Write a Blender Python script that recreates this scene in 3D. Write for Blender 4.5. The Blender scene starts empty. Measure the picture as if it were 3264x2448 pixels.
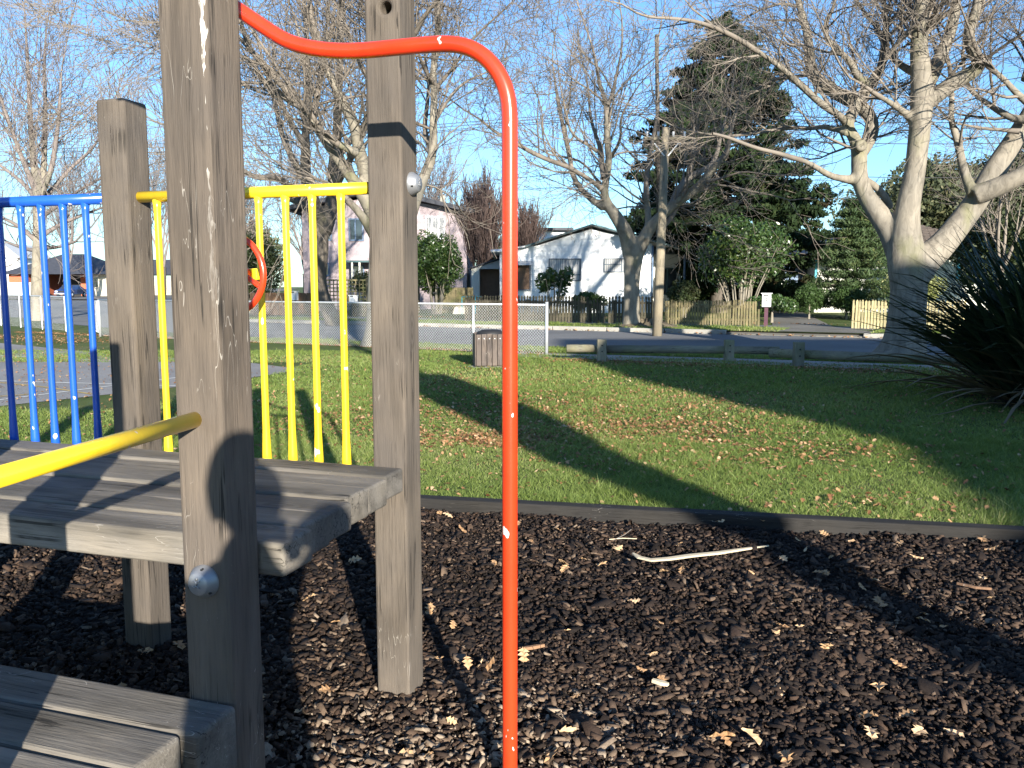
import bpy, bmesh, math, random
import numpy as np
from mathutils import Vector, Matrix
C = bpy.context.scene.collection
sc = bpy.context.scene
RAD = math.radians

# ------------------------------------------------------------------ camera
CAM_H, PITCH, FPX = 1.4346, 0.1154, 2700.0      # eye height, downward tilt, focal length in pixels of the 3264 wide photo
camd = bpy.data.cameras.new('camera'); cam = bpy.data.objects.new('camera', camd); C.objects.link(cam)
camd.sensor_width = 36.0; camd.lens = FPX / 3264 * 36.0
camd.clip_start = 0.02; camd.clip_end = 3000
cam.location = (0, 0, CAM_H); cam.rotation_euler = (math.pi / 2 - PITCH, 0, 0)
sc.camera = cam

# ------------------------------------------------------------------ sky and sun
SUN_AZ, SUN_EL = RAD(-16.3), RAD(15.5)          # heading of the shadows, height of the sun
SUNDIR = Vector((math.sin(SUN_AZ) * math.cos(SUN_EL), math.cos(SUN_AZ) * math.cos(SUN_EL), -math.sin(SUN_EL)))
w = bpy.data.worlds.new('World'); sc.world = w; w.use_nodes = True
nt = w.node_tree; bg = nt.nodes['Background']
sky = nt.nodes.new('ShaderNodeTexSky'); sky.sky_type = 'NISHITA'; sky.sun_disc = False
sky.sun_elevation = SUN_EL; sky.sun_rotation = math.pi + SUN_AZ
sky.air_density = 1.0; sky.dust_density = 0.3; sky.ozone_density = 2.0
tint = nt.nodes.new('ShaderNodeMix'); tint.data_type = 'RGBA'; tint.blend_type = 'MULTIPLY'; tint.inputs[0].default_value = 1.0
tint.inputs[7].default_value = (0.74, 1.04, 1.36, 1)          # the camera renders the winter sky bluer
nt.links.new(sky.outputs[0], tint.inputs[6]); nt.links.new(tint.outputs[2], bg.inputs[0]); bg.inputs[1].default_value = 0.078
sund = bpy.data.lights.new('sun', 'SUN'); sund.energy = 5.0; sund.angle = RAD(0.53); sund.color = (1.0, 0.93, 0.80)
sun = bpy.data.objects.new('sun', sund); C.objects.link(sun); sun.location = (10, -20, 15)
sun.rotation_euler = SUNDIR.to_track_quat('-Z', 'Y').to_euler()
sc.view_settings.view_transform = 'Standard'; sc.view_settings.look = 'None'
sc.view_settings.exposure = 1.38; sc.view_settings.gamma = 1.0
sc.view_settings.use_curve_mapping = False
sc.cycles.max_bounces = 6; sc.cycles.diffuse_bounces = 3; sc.cycles.transparent_max_bounces = 6
sc.cycles.use_adaptive_sampling = True

# ------------------------------------------------------------------ helpers
def ray(x, y):
    X = (x - 1632) / FPX; D = (y - 1224) / FPX
    return Vector((X, math.cos(PITCH) - D * math.sin(PITCH), -math.sin(PITCH) - D * math.cos(PITCH)))
def at(x, y, Y):                 # photo pixel -> point at distance Y
    r = ray(x, y); return Vector((0, 0, CAM_H)) + r * (Y / r.y)
def g(x, y, z=0.06):             # photo pixel -> point on level ground of height z
    r = ray(x, y); return Vector((0, 0, CAM_H)) + r * ((z - CAM_H) / r.z)
def tag(o, label=None, cat=None, group=None, kind=None):
    if label: o['label'] = label
    if cat: o['category'] = cat
    if group: o['group'] = group
    if kind: o['kind'] = kind
    return o
def empty(name, loc=(0, 0, 0), rz=0, label=None, cat=None, group=None):
    o = bpy.data.objects.new(name, None); C.objects.link(o); o.location = loc; o.rotation_euler = (0, 0, rz)
    o.empty_display_size = 0.2
    return tag(o, label, cat, group)
def link_mesh(name, me, mat, parent=None, smooth=False):
    if mat is not None: me.materials.append(mat)
    o = bpy.data.objects.new(name, me); C.objects.link(o)
    if parent is not None: o.parent = parent
    if smooth and len(me.polygons): me.polygons.foreach_set('use_smooth', np.ones(len(me.polygons), dtype=bool))
    return o
def bevel(o, wd, seg=2):
    m = o.modifiers.new('bevel', 'BEVEL'); m.width = wd; m.segments = seg; m.limit_method = 'ANGLE'; m.angle_limit = RAD(40)
    m.harden_normals = False
    return o
def bake(o):                     # turn the modifiers of o into plain geometry
    dg = bpy.context.evaluated_depsgraph_get(); dg.update()
    me = bpy.data.meshes.new_from_object(o.evaluated_get(dg)); o.modifiers.clear(); o.data = me; return o
class M:
    def __init__(s): s.v = []; s.f = []
    def add(s, vs, fs):
        b = len(s.v); s.v.extend([tuple(p) for p in vs]); s.f.extend([tuple(b + i for i in f) for f in fs]); return s
    def box(s, x0, x1, y0, y1, z0, z1):
        return s.add([(x0,y0,z0),(x1,y0,z0),(x1,y1,z0),(x0,y1,z0),(x0,y0,z1),(x1,y0,z1),(x1,y1,z1),(x0,y1,z1)],
                     [(0,3,2,1),(4,5,6,7),(0,1,5,4),(1,2,6,5),(2,3,7,6),(3,0,4,7)])
    def prism(s, pts, d):        # planar outline pushed along vector d
        pts = [Vector(p) for p in pts]; n = len(pts); d = Vector(d)
        vs = pts + [p + d for p in pts]
        return s.add(vs, [tuple(range(n))[::-1], tuple(range(n, 2*n))] + [(i, (i+1) % n, n + (i+1) % n, n + i) for i in range(n)])
    def tube(s, pts, rad, n=8, cap=True):
        pts = [Vector(p) for p in pts]; m = len(pts)
        if not hasattr(rad, '__len__'): rad = [rad] * m
        t = [(pts[min(i+1, m-1)] - pts[max(i-1, 0)]).normalized() for i in range(m)]
        a = t[0].orthogonal().normalized(); vs = []
        for i in range(m):
            a = (a - t[i] * a.dot(t[i]));
            a = a.normalized() if a.length > 1e-6 else t[i].orthogonal().normalized()
            b = t[i].cross(a)
            for k in range(n):
                q = 2 * math.pi * k / n; vs.append(pts[i] + (a * math.cos(q) + b * math.sin(q)) * rad[i])
        fs = [(i*n+k, i*n+(k+1) % n, (i+1)*n+(k+1) % n, (i+1)*n+k) for i in range(m-1) for k in range(n)]
        if cap: fs += [tuple(range(n))[::-1], tuple((m-1)*n + k for k in range(n))]
        return s.add(vs, fs)
    def build(s, name, mat, parent=None, smooth=False):
        me = bpy.data.meshes.new(name); me.from_pydata(s.v, [], s.f); me.update()
        return link_mesh(name, me, mat, parent, smooth)
def bx(name, mat, parent, *b, bev=0):
    o = M().box(*b).build(name, mat, parent)
    if bev: bevel(o, bev)
    return o
def raw(name, V, F, mat, parent=None, smooth=False, col=None):     # numpy arrays; F is (n,3) or (n,4); col: one value per face
    me = bpy.data.meshes.new(name); k = F.shape[1]
    me.vertices.add(len(V)); me.vertices.foreach_set('co', np.asarray(V, np.float32).ravel())
    me.loops.add(F.size); me.loops.foreach_set('vertex_index', F.astype(np.int32).ravel())
    me.polygons.add(len(F)); me.polygons.foreach_set('loop_start', np.arange(0, F.size, k, dtype=np.int32))
    try: me.polygons.foreach_set('loop_total', np.full(len(F), k, dtype=np.int32))
    except Exception: pass
    if col is not None:
        a = me.attributes.new('v', 'FLOAT', 'FACE'); a.data.foreach_set('value', np.asarray(col, np.float32))
    me.update(calc_edges=True)
    return link_mesh(name, me, mat, parent, smooth)
def sheet(name, pts, z, mat, label=None, kind='structure'):
    me = bpy.data.meshes.new(name); me.from_pydata([(p[0], p[1], z) for p in pts], [], [tuple(range(len(pts)))]); me.update()
    o = link_mesh(name, me, mat)
    if me.polygons[0].normal.z < 0: me.flip_normals()
    return tag(o, label, None, None, kind)

# ------------------------------------------------------------------ materials
class NT:
    def __init__(s, name, rough=0.8, spec=0.3):
        s.m = bpy.data.materials.new(name); s.m.use_nodes = True; s.t = s.m.node_tree; s.b = s.t.nodes['Principled BSDF']
        s.b.inputs['Roughness'].default_value = rough; s.b.inputs['Specular IOR Level'].default_value = spec
        s.tc = None
    def n(s, ty, **kw):
        o = s.t.nodes.new(ty)
        for k, v in kw.items():
            if k in o.inputs.keys(): o.inputs[k].default_value = v
            else: setattr(o, k, v)
        return o
    def l(s, a, b): s.t.links.new(a, b)
    def coord(s, scale=(1,1,1), kind='Object', loc=(0,0,0)):
        if s.tc is None: s.tc = s.n('ShaderNodeTexCoord')
        mp = s.n('ShaderNodeMapping'); mp.inputs['Scale'].default_value = scale; mp.inputs['Location'].default_value = loc
        s.l(s.tc.outputs[kind], mp.inputs[0]); return mp.outputs[0]
    def noise(s, co, sc_, det=4, rough=0.55, dist=0):
        o = s.n('ShaderNodeTexNoise'); o.inputs['Scale'].default_value = sc_; o.inputs['Detail'].default_value = det
        o.inputs['Roughness'].default_value = rough; o.inputs['Distortion'].default_value = dist; s.l(co, o.inputs['Vector']); return o.outputs['Fac']
    def ramp(s, fac, stops):
        o = s.n('ShaderNodeValToRGB'); e = o.color_ramp.elements
        while len(e) < len(stops): e.new(0.5)
        for i, (p, c) in enumerate(stops): e[i].position = p; e[i].color = (*c, 1) if len(c) == 3 else c
        s.l(fac, o.inputs[0]); return o.outputs[0]
    def mix(s, fac, a, b, mode='MIX'):
        o = s.n('ShaderNodeMix', data_type='RGBA', blend_type=mode)
        for sock, val in ((o.inputs[0], fac), (o.inputs[6], a), (o.inputs[7], b)):
            if hasattr(val, 'is_output') or isinstance(val, bpy.types.NodeSocket): s.l(val, sock)
            elif isinstance(val, (int, float)): sock.default_value = val
            else: sock.default_value = (*val, 1)
        return o.outputs[2]
    def math(s, op, a, b=None, clamp=False):
        o = s.n('ShaderNodeMath', operation=op, use_clamp=clamp)
        for i, v in enumerate((a, b)):
            if v is None: continue
            if isinstance(v, bpy.types.NodeSocket): s.l(v, o.inputs[i])
            else: o.inputs[i].default_value = v
        return o.outputs[0]
    def col(s, c):
        if isinstance(c, bpy.types.NodeSocket): s.l(c, s.b.inputs['Base Color'])
        else: s.b.inputs['Base Color'].default_value = (*c, 1)
        return s
    def bump(s, h, strength=0.4, dist=0.01):
        o = s.n('ShaderNodeBump'); o.inputs['Strength'].default_value = strength; o.inputs['Distance'].default_value = dist
        s.l(h, o.inputs['Height']); s.l(o.outputs[0], s.b.inputs['Normal']); return s
    def rand(s):
        return s.n('ShaderNodeObjectInfo').outputs['Random']
    def attr(s, nm='v'):
        return s.n('ShaderNodeAttribute', attribute_name=nm).outputs['Fac']
def plain(name, c, rough=0.7, spec=0.3, metal=0, var=0.12, sc_=6):
    k = NT(name, rough, spec); k.b.inputs['Metallic'].default_value = metal
    f = k.noise(k.coord(), sc_, 5)
    k.col(k.ramp(f, [(0.3, tuple(x * (1 - var) for x in c)), (0.7, tuple(min(1, x * (1 + var)) for x in c))]))
    return k.m
MAT = {}
def wood(name, base, axis='z', var=0.45, streak=False, green=0.0, rough=0.85, sc_=1.0):
    k = NT(name, rough, 0.25)
    s = {'z': (26, 26, 1.4), 'x': (1.4, 26, 26), 'y': (26, 1.4, 26)}[axis]
    s = tuple(q * sc_ for q in s)
    r = k.rand(); tc = k.n('ShaderNodeTexCoord'); ad = k.n('ShaderNodeVectorMath', operation='ADD')
    cb = k.n('ShaderNodeCombineXYZ'); k.l(k.math('MULTIPLY', r, 17.0), cb.inputs[0]); k.l(k.math('MULTIPLY', r, 31.0), cb.inputs[2])
    k.l(tc.outputs['Object'], ad.inputs[0]); k.l(cb.outputs[0], ad.inputs[1])
    mp = k.n('ShaderNodeMapping'); mp.inputs['Scale'].default_value = s; k.l(ad.outputs[0], mp.inputs[0])
    mp2 = k.n('ShaderNodeMapping'); mp2.inputs['Scale'].default_value = tuple(q ** 0.62 for q in s); k.l(ad.outputs[0], mp2.inputs[0])
    fine = k.noise(mp.outputs[0], 5, 6, 0.7); mid = k.noise(mp2.outputs[0], 1.2, 4, 0.6, 0.6); big = k.noise(ad.outputs[0], 3.0, 3)
    dark = tuple(x * (1 - var) for x in base); lite = tuple(min(1, x * (1 + var)) for x in base)
    c = k.ramp(mid, [(0.28, dark), (0.5, base), (0.74, lite)])
    c = k.mix(0.6, c, k.ramp(fine, [(0.30, (0.5,) * 3), (0.48, (0.95,) * 3), (0.75, (1.2, 1.18, 1.15))]), 'MULTIPLY')
    c = k.mix(0.7, c, k.ramp(big, [(0.3, (0.72, 0.73, 0.76)), (0.7, (1.2, 1.13, 1.0))]), 'MULTIPLY')
    c = k.mix(0.8, c, k.ramp(r, [(0.0, (0.80, 0.80, 0.82)), (0.5, (1.0, 0.98, 0.95)), (1.0, (1.22, 1.18, 1.12))]), 'MULTIPLY')
    # long thin drying cracks
    t_ = {'z': (34, 34, 0.7), 'x': (0.7, 34, 34), 'y': (34, 0.7, 34)}[axis]
    mp3 = k.n('ShaderNodeMapping'); mp3.inputs['Scale'].default_value = tuple(q * sc_ for q in t_); k.l(ad.outputs[0], mp3.inputs[0])
    cn = k.math('ABSOLUTE', k.math('SUBTRACT', k.noise(mp3.outputs[0], 1.0, 3, 0.5), 0.5))
    gate = k.ramp(k.noise(ad.outputs[0], 4.0, 2), [(0.50, (0,) * 3), (0.58, (1,) * 3)])
    crack = k.math('MULTIPLY', k.math('LESS_THAN', cn, 0.012), gate)
    c = k.mix(k.math('MULTIPLY', crack, 0.75), c, (0.012, 0.011, 0.010))
    # knots with rings
    kt = {'z': (4.2, 4.2, 1.5), 'x': (1.5, 4.2, 4.2), 'y': (4.2, 1.5, 4.2)}[axis]
    mp4 = k.n('ShaderNodeMapping'); mp4.inputs['Scale'].default_value = tuple(q * sc_ for q in kt); k.l(ad.outputs[0], mp4.inputs[0])
    vo = k.n('ShaderNodeTexVoronoi'); vo.inputs['Scale'].default_value = 1.15; k.l(mp4.outputs[0], vo.inputs['Vector'])
    dk = k.math('ADD', vo.outputs['Distance'], k.math('MULTIPLY', k.math('SUBTRACT', mid, 0.5), 0.10))
    ring = k.math('SINE', k.math('MULTIPLY', dk, 110.0))
    kn = k.ramp(dk, [(0.0, (1,) * 3), (0.085, (0.8,) * 3), (0.17, (0,) * 3)])
    kc = k.mix(k.math('ADD', k.math('MULTIPLY', ring, 0.25), 0.5), (0.03, 0.025, 0.02), tuple(x * 1.1 for x in base))
    c = k.mix(k.math('MULTIPLY', kn, 0.8), c, kc)
    if green: c = k.mix(k.ramp(k.noise(k.coord(), 2.2, 4), [(0.45, (0,) * 3), (0.7, (green,) * 3)]), c, (0.10, 0.13, 0.035))
    # pale scuffs and fine scratches
    sp = k.noise(k.coord((60, 60, 22) if axis == 'z' else (22, 60, 60)), 1.6, 2, 0.8)
    c = k.mix(k.ramp(sp, [(0.735, (0,) * 3), (0.78, (0.5,) * 3)]), c, (0.36, 0.33, 0.29))
    sn = k.math('ABSOLUTE', k.math('SUBTRACT', k.noise(k.coord((16, 16, 2.2) if axis == 'z' else (2.2, 16, 16)), 2.0, 2, 0.5, 0.4), 0.5))
    sg = k.ramp(k.noise(k.coord(loc=(7, 2, 5)), 3.5, 2), [(0.56, (0,) * 3), (0.62, (0.6,) * 3)])
    c = k.mix(k.math('MULTIPLY', k.math('LESS_THAN', sn, 0.0035), sg), c, (0.40, 0.37, 0.33))
    if streak:                   # worn pale strip down the near corner of the post
        x, y, z = (k.n('ShaderNodeSeparateXYZ')).outputs; k.l(k.tc.outputs['Object'], x.node.inputs[0])
        wob = k.noise(k.coord((1, 1, 5)), 3.0, 4)
        d = k.math('ABSOLUTE', k.math('SUBTRACT', k.math('ADD', x, k.math('MULTIPLY', wob, 0.016)), 0.0150))
        onf = k.math('LESS_THAN', y, -0.972)
        lim = k.ramp(k.noise(k.coord((1, 1, 1.4), loc=(0, 0, 3.1)), 2.4, 4, 0.8), [(0.44, (0.0,) * 3), (0.66, (0.012,) * 3)])
        hit = k.math('MULTIPLY', k.math('LESS_THAN', d, lim), onf)
        hit = k.math('MULTIPLY', hit, k.ramp(k.math('ADD', k.math('MULTIPLY', z, 0.35), k.math('MULTIPLY', wob, 0.2)), [(0.56, (0.0,) * 3), (0.68, (0.22,) * 3), (0.80, (1,) * 3)]))
        gr = k.ramp(k.noise(k.coord((120, 120, 12)), 2.0, 4, 0.8), [(0.40, (0.0,) * 3), (0.56, (1,) * 3)])
        c = k.mix(k.math('MULTIPLY', hit, gr), c, (0.78, 0.75, 0.70))
    k.col(c); k.bump(k.math('SUBTRACT', fine, k.math('MULTIPLY', crack, 0.8)), 0.55, 0.006)
    return k.m
def ground_mat(name, cols, sc_=1.0, det=8, bump=0.5, bd=0.02, fine=40, rough=0.95):
    k = NT(name, rough, 0.15); co = k.coord()
    a = k.noise(co, sc_, det, 0.6); b = k.noise(co, fine, 4, 0.7)
    c = k.ramp(a, cols)
    c = k.mix(0.6, c, k.ramp(b, [(0.3, (0.6,) * 3), (0.7, (1.35,) * 3)]), 'MULTIPLY')
    k.col(c); k.bump(b, bump, bd); return k.m
def foliage_mat(name, c0, c1, c2=None, rough=0.55, trans=0.25, spec=0.35, patch=0.0, pcol=(0.10, 0.06, 0.035)):
    k = NT(name, rough, spec); f = k.attr()
    st = [(0.0, c0), (0.75, c1)] + ([(1.0, c2)] if c2 else [])
    c = k.ramp(f, st)
    if patch:
        n = k.noise(k.coord(), 0.55, 3, 0.6)
        c = k.mix(k.ramp(n, [(1 - patch - 0.04, (0,) * 3), (1 - patch + 0.06, (1,) * 3)]), c, pcol)
    k.col(c)
    if trans:
        tr = k.n('ShaderNodeBsdfTranslucent'); k.l(k.mix(1.0, c, (1.3, 1.4, 0.7), 'MULTIPLY'), tr.inputs[0])
        mx = k.n('ShaderNodeMixShader'); mx.inputs[0].default_value = trans
        k.l(k.b.outputs[0], mx.inputs[1]); k.l(tr.outputs[0], mx.inputs[2]); k.l(mx.outputs[0], k.t.nodes['Material Output'].inputs[0])
    return k.m
def bark_mat(name, base, moss=0.0, rough=0.9, fine=1.0):
    k = NT(name, rough, 0.15); co = k.coord((1, 1, 0.35))
    a = k.noise(co, 9 * fine, 7, 0.65, 0.8); b = k.noise(k.coord(), 1.3, 4)
    c = k.ramp(a, [(0.3, tuple(x * 0.6 for x in base)), (0.5, base), (0.7, tuple(x * 1.3 for x in base))])
    c = k.mix(0.7, c, k.ramp(b, [(0.3, (0.75, 0.75, 0.75)), (0.7, (1.15, 1.1, 1.02))]), 'MULTIPLY')
    if moss: c = k.mix(k.ramp(k.noise(k.coord((1,1,.5), loc=(3, 1, 0)), 1.6, 4), [(0.55, (0,) * 3), (0.72, (moss,) * 3)]), c, (0.13, 0.14, 0.04))
    k.col(c); k.bump(a, 0.5, 0.02); return k.m
def board_mat(name, c, pitch, axis='Z', strength=0.6, var=0.06):
    k = NT(name, 0.6, 0.3); wv = k.n('ShaderNodeTexWave', wave_type='BANDS', bands_direction=axis, wave_profile='SAW')
    wv.inputs['Scale'].default_value = 1.0 / pitch * 0.314159 / 0.314159 / 2 * (1 / 1.0); wv.inputs['Distortion'].default_value = 0
    k.l(k.coord(), wv.inputs['Vector'])
    n = k.noise(k.coord(), 2.5, 5)
    k.col(k.ramp(n, [(0.3, tuple(x * (1 - var) for x in c)), (0.7, tuple(min(1, x * (1 + var)) for x in c))]))
    k.bump(wv.outputs['Fac'], strength, 0.02); return k.m
def paint(name, c, rough=0.3, chips=True, chipcol=(0.75, 0.7, 0.68), coat=0.4):
    k = NT(name, rough, 0.5); k.b.inputs['Coat Weight'].default_value = coat; k.b.inputs['Coat Roughness'].default_value = 0.12
    n = k.noise(k.coord(), 3.0, 4)
    cc = k.ramp(n, [(0.3, tuple(x * 0.9 for x in c)), (0.7, tuple(min(1, x * 1.06) for x in c))])
    if chips:
        ch = k.noise(k.coord((1, 1, 0.6)), 27, 2, 0.6)
        cc = k.mix(k.ramp(ch, [(0.695, (0,) * 3), (0.705, (1,) * 3)]), cc, chipcol)
        cc = k.mix(0.35, cc, k.ramp(k.noise(k.coord((1, 1, 0.3)), 9, 5, 0.7), [(0.35, (0.62, 0.58, 0.55)), (0.55, (1,) * 3)]), 'MULTIPLY')
    k.col(cc); k.bump(k.noise(k.coord(), 40, 3), 0.05, 0.002)
    return k.m
MAT.update(
    post=wood('weathered_post', (0.114, 0.099, 0.087), 'z', 0.28),
    postF=wood('weathered_post_worn', (0.105, 0.090, 0.079), 'z', 0.30, streak=True),
    plank=wood('weathered_plank', (0.155, 0.145, 0.132), 'x', 0.5),
    timber=wood('edging_timber', (0.026, 0.025, 0.025), 'x', 0.35),
    red=paint('red_paint', (0.72, 0.045, 0.012), 0.28),
    yellow=paint('yellow_paint', (0.92, 0.64, 0.025), 0.32),
    blue=paint('blue_paint', (0.016, 0.10, 0.52), 0.28),
    cap=plain('cast_aluminium', (0.30, 0.31, 0.33), 0.45, 0.5, 0.55, 0.08, 20),
    steel=plain('galvanised_steel', (0.50, 0.52, 0.54), 0.45, 0.5, 0.5, 0.08, 12),
    asphalt=ground_mat('asphalt', [(0.3, (0.14, 0.142, 0.145)), (0.7, (0.20, 0.20, 0.20))], 0.35, 6, 0.3, 0.006, 120),
    court=ground_mat('court_asphalt', [(0.3, (0.20, 0.195, 0.19)), (0.7, (0.29, 0.28, 0.275))], 0.4, 7, 0.3, 0.006, 120),
    concrete=ground_mat('concrete', [(0.3, (0.24, 0.23, 0.21)), (0.7, (0.36, 0.345, 0.31))], 0.8, 6, 0.2, 0.005, 60),
    drive=ground_mat('drive_concrete', [(0.3, (0.13, 0.125, 0.11)), (0.7, (0.22, 0.205, 0.18))], 0.7, 6, 0.2, 0.005, 60),
    line=plain('line_paint', (0.55, 0.55, 0.52), 0.8, var=0.25, sc_=9),
    yline=plain('yellow_line_paint', (0.42, 0.30, 0.10), 0.8, var=0.25, sc_=9),
    lawn=ground_mat('lawn_turf', [(0.25, (0.08, 0.085, 0.03)), (0.45, (0.075, 0.11, 0.028)), (0.6, (0.11, 0.13, 0.045)), (0.78, (0.17, 0.15, 0.075))], 0.55, 7, 0.9, 0.03, 55),
    barkbed=ground_mat('bark_bed', [(0.3, (0.012, 0.009, 0.007)), (0.7, (0.035, 0.026, 0.02))], 3, 6, 0.9, 0.03, 60),
    white=plain('white_paint', (0.78, 0.79, 0.80), 0.5, var=0.03, sc_=2),
    glass=None, dark=plain('dark_recess', (0.02, 0.02, 0.022), 0.6),
)
def glass_mat():
    k = NT('window_glass', 0.06, 0.6); k.col((0.03, 0.04, 0.05)); k.b.inputs['Coat Weight'].default_value = 0.6; return k.m
MAT['glass'] = glass_mat()
# ------------------------------------------------------------------ ground, road, court, paths
BA, BB = g(1335, 1588, 0.088), g(3264, 1690, 0.088)              # edging timber of the bark pit
bd = (BB - BA); bd.z = 0; bd.normalize(); bn = Vector((-bd.y, bd.x, 0))
def bp(s, o): p = BA + bd * s + bn * o; return (p.x, p.y)
sheet('bark_ground', [bp(-9, 0.05), bp(9, 0.05), bp(9, -11), bp(-9, -11)], 0.0, MAT['barkbed'])
L = M()
def q4(m, a, b, c, d, z): m.add([(*a, z), (*b, z), (*c, z), (*d, z)], [(0, 1, 2, 3)])
kd = Vector((0.8926, -0.4508, 0)); kn = Vector((0.4508, 0.8926, 0)); K0 = Vector((0, 27.1, 0))
def kp(s, o): p = K0 + kd * s + kn * o; return (p.x, p.y)
far = 900
q4(L, bp(-9, 0.05), bp(9, 0.05), (far, far), (-far, far), 0.06)
q4(L, bp(9, 0.05), bp(9, -11), (far, -far), (far, far), 0.06)
q4(L, bp(9, -11), bp(-9, -11), (-far, -far), (far, -far), 0.06)
q4(L, bp(-9, -11), bp(-9, 0.05), (-far, far), (-far, -far), 0.06)
lawn = L.build('lawn_ground', MAT['lawn']); tag(lawn, None, None, None, 'structure')
# road: near edge and far kerb run side by side, opening into a junction on the left
near = [g(x, y) for x, y in ((2743, 1150), (2466, 1130), (1742, 1104), (1331, 1094), (800, 1078))]
ne = [(30, 3.2)] + [(p.x, p.y) for p in near] + [(-12.6, 27.2), (-17, 31.5), (-21.5, 37), (-70, 62)]
fe = [(-95, 98), (-26, 76), (-14.5, 38.5), kp(-13.2, 0.0), kp(40, 0.0)]
sheet('road', ne + fe, 0.066, MAT['asphalt'])
# raised ground beyond the far kerb
sheet('far_ground', [kp(-13.0, 0.15), kp(60, 0.15), kp(60, 300), kp(-13, 300)], 0.165, MAT['lawn'])
sheet('far_corner_ground', [(-26, 76.1), (-95, 98.1), (-300, 400), (-100, 400)], 0.16, MAT['drive'])
kerb = empty('far_kerb'); tag(kerb, None, None, None, 'structure')
s = -13.0; kA = kB = None
dl, dr = g(2440, 1077, 0.1), g(2754, 1087, 0.1)
sdl = (Vector((dl.x, dl.y, 0)) - K0).dot(kd); sdr = (Vector((dr.x, dr.y, 0)) - K0).dot(kd)
rng = random.Random(5)
while s < 24:
    e = s + 1.8
    if not (e > sdl + 0.2 and s < sdr - 0.2):
        a, b = s + 0.012, e - 0.012
        m = M(); pts = [kp(a, -0.005), kp(b, -0.005), kp(b, 0.16), kp(a, 0.16)]
        top = 0.185 + rng.uniform(-0.004, 0.004)
        if e <= sdl + .2: kA = e
        elif s >= sdr - .2 and kB is None: kB = s
        m.prism([(*p, 0.02) for p in pts], (0, 0, top - 0.02)); o = m.build('kerb_stone', MAT['concrete'], kerb); bevel(o, 0.02)
    s = e
sheet('far_footpath', [kp(-13, 2.45), kp(40, 2.45), kp(40, 4.0), kp(-13, 4.0)], 0.170, MAT['asphalt'])
fl, fr = g(2462, 1041, 0.17), g(2666, 1046, 0.17); bl, br = g(2455, 984, 0.17), g(2535, 985, 0.17)
dm = M(); ka_, kb_ = kp(sdl - .9, .3), kp(sdr + .9, .3)
dm.add([(*p, .175) for p in (ka_, kb_, (fr.x, fr.y), (fl.x, fl.y), (br.x, br.y), (bl.x, bl.y))], [(0, 1, 2, 3), (3, 2, 4, 5)])
tag(dm.build('driveway', MAT['drive']), None, None, None, 'structure')
ap = M(); A0_, A1_ = Vector((*kp(kA + .01, 0), 0)), Vector((*kp(kB - .01, 0), 0))
ap.prism([A0_ + Vector((0, 0, .03)), A0_ + kn * .9 + Vector((0, 0, .03)), A0_ + kn * .9 + Vector((0, 0, .179)), A0_ + kn * .35 + Vector((0, 0, .150)), A0_ + Vector((0, 0, .09))], A1_ - A0_)
tag(ap.build('driveway_apron', MAT['drive']), None, None, None, 'structure')
# near footpath between lawn and verge
pa, pb = [g(x, y) for x, y in ((1560, 1122), (1742, 1127), (2466, 1147), (3264, 1176))], [g(x, y) for x, y in ((3264, 1203), (2466, 1164), (1742, 1142), (1560, 1133))]
sheet('near_footpath', [(p.x, p.y) for p in pa + pb], 0.066, MAT['concrete'])
# netball court with painted lines
cpts = [(-40, 1300), (240, 1270), (560, 1235), (805, 1204), (967, 1179), (805, 1158), (340, 1128), (0, 1094), (-700, 1060), (-900, 1400)]
sheet('court', [(g(x, y).x, g(x, y).y) for x, y in cpts], 0.066, MAT['court'])
def painted(name, a, b, wd, mat, z=0.071):
    a, b = Vector(a), Vector(b); d = (b - a).normalized(); n = Vector((-d.y, d.x, 0)) * wd / 2
    return sheet(name, [(p.x, p.y) for p in (a - n, b - n, b + n, a + n)], z, mat)
for a, b, m in (((-300, 1205), (600, 1231), 'line'), ((-300, 1312), (700, 1186), 'line'), ((-300, 1120), (420, 1152), 'line'), ((-200, 1152), (100, 1154), 'yline'), ((-200, 1276), (90, 1257), 'yline')):
    painted('court_line', g(*a, 0.07), g(*b, 0.07), 0.06, MAT[m])
arc = [g(x, y, 0.07) for x, y in ((-60, 1214), (0, 1219), (80, 1227), (145, 1234), (217, 1244), (290, 1256))]
for i in range(len(arc) - 1): painted('court_line', arc[i], arc[i + 1], 0.05, MAT['yline'], 0.0715)
# timber edging of the bark pit: one board laid end to end
edge = empty('timber_edging', label='long dark timber edging board between bark chips and lawn', cat='edging')
for i, (s0, s1) in enumerate(((-9, -4.4), (-4.38, -0.62), (-0.6, 4.15), (4.17, 9))):
    m = M(); m.box(s0, s1, 0.0, 0.10, -0.1, 0.088 + 0.004 * (i % 2))
    o = m.build('edging_board', MAT['timber'], edge); bevel(o, 0.008)
edge.location = (BA.x, BA.y, 0); edge.rotation_euler = (0, 0, math.atan2(bd.y, bd.x))

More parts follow.
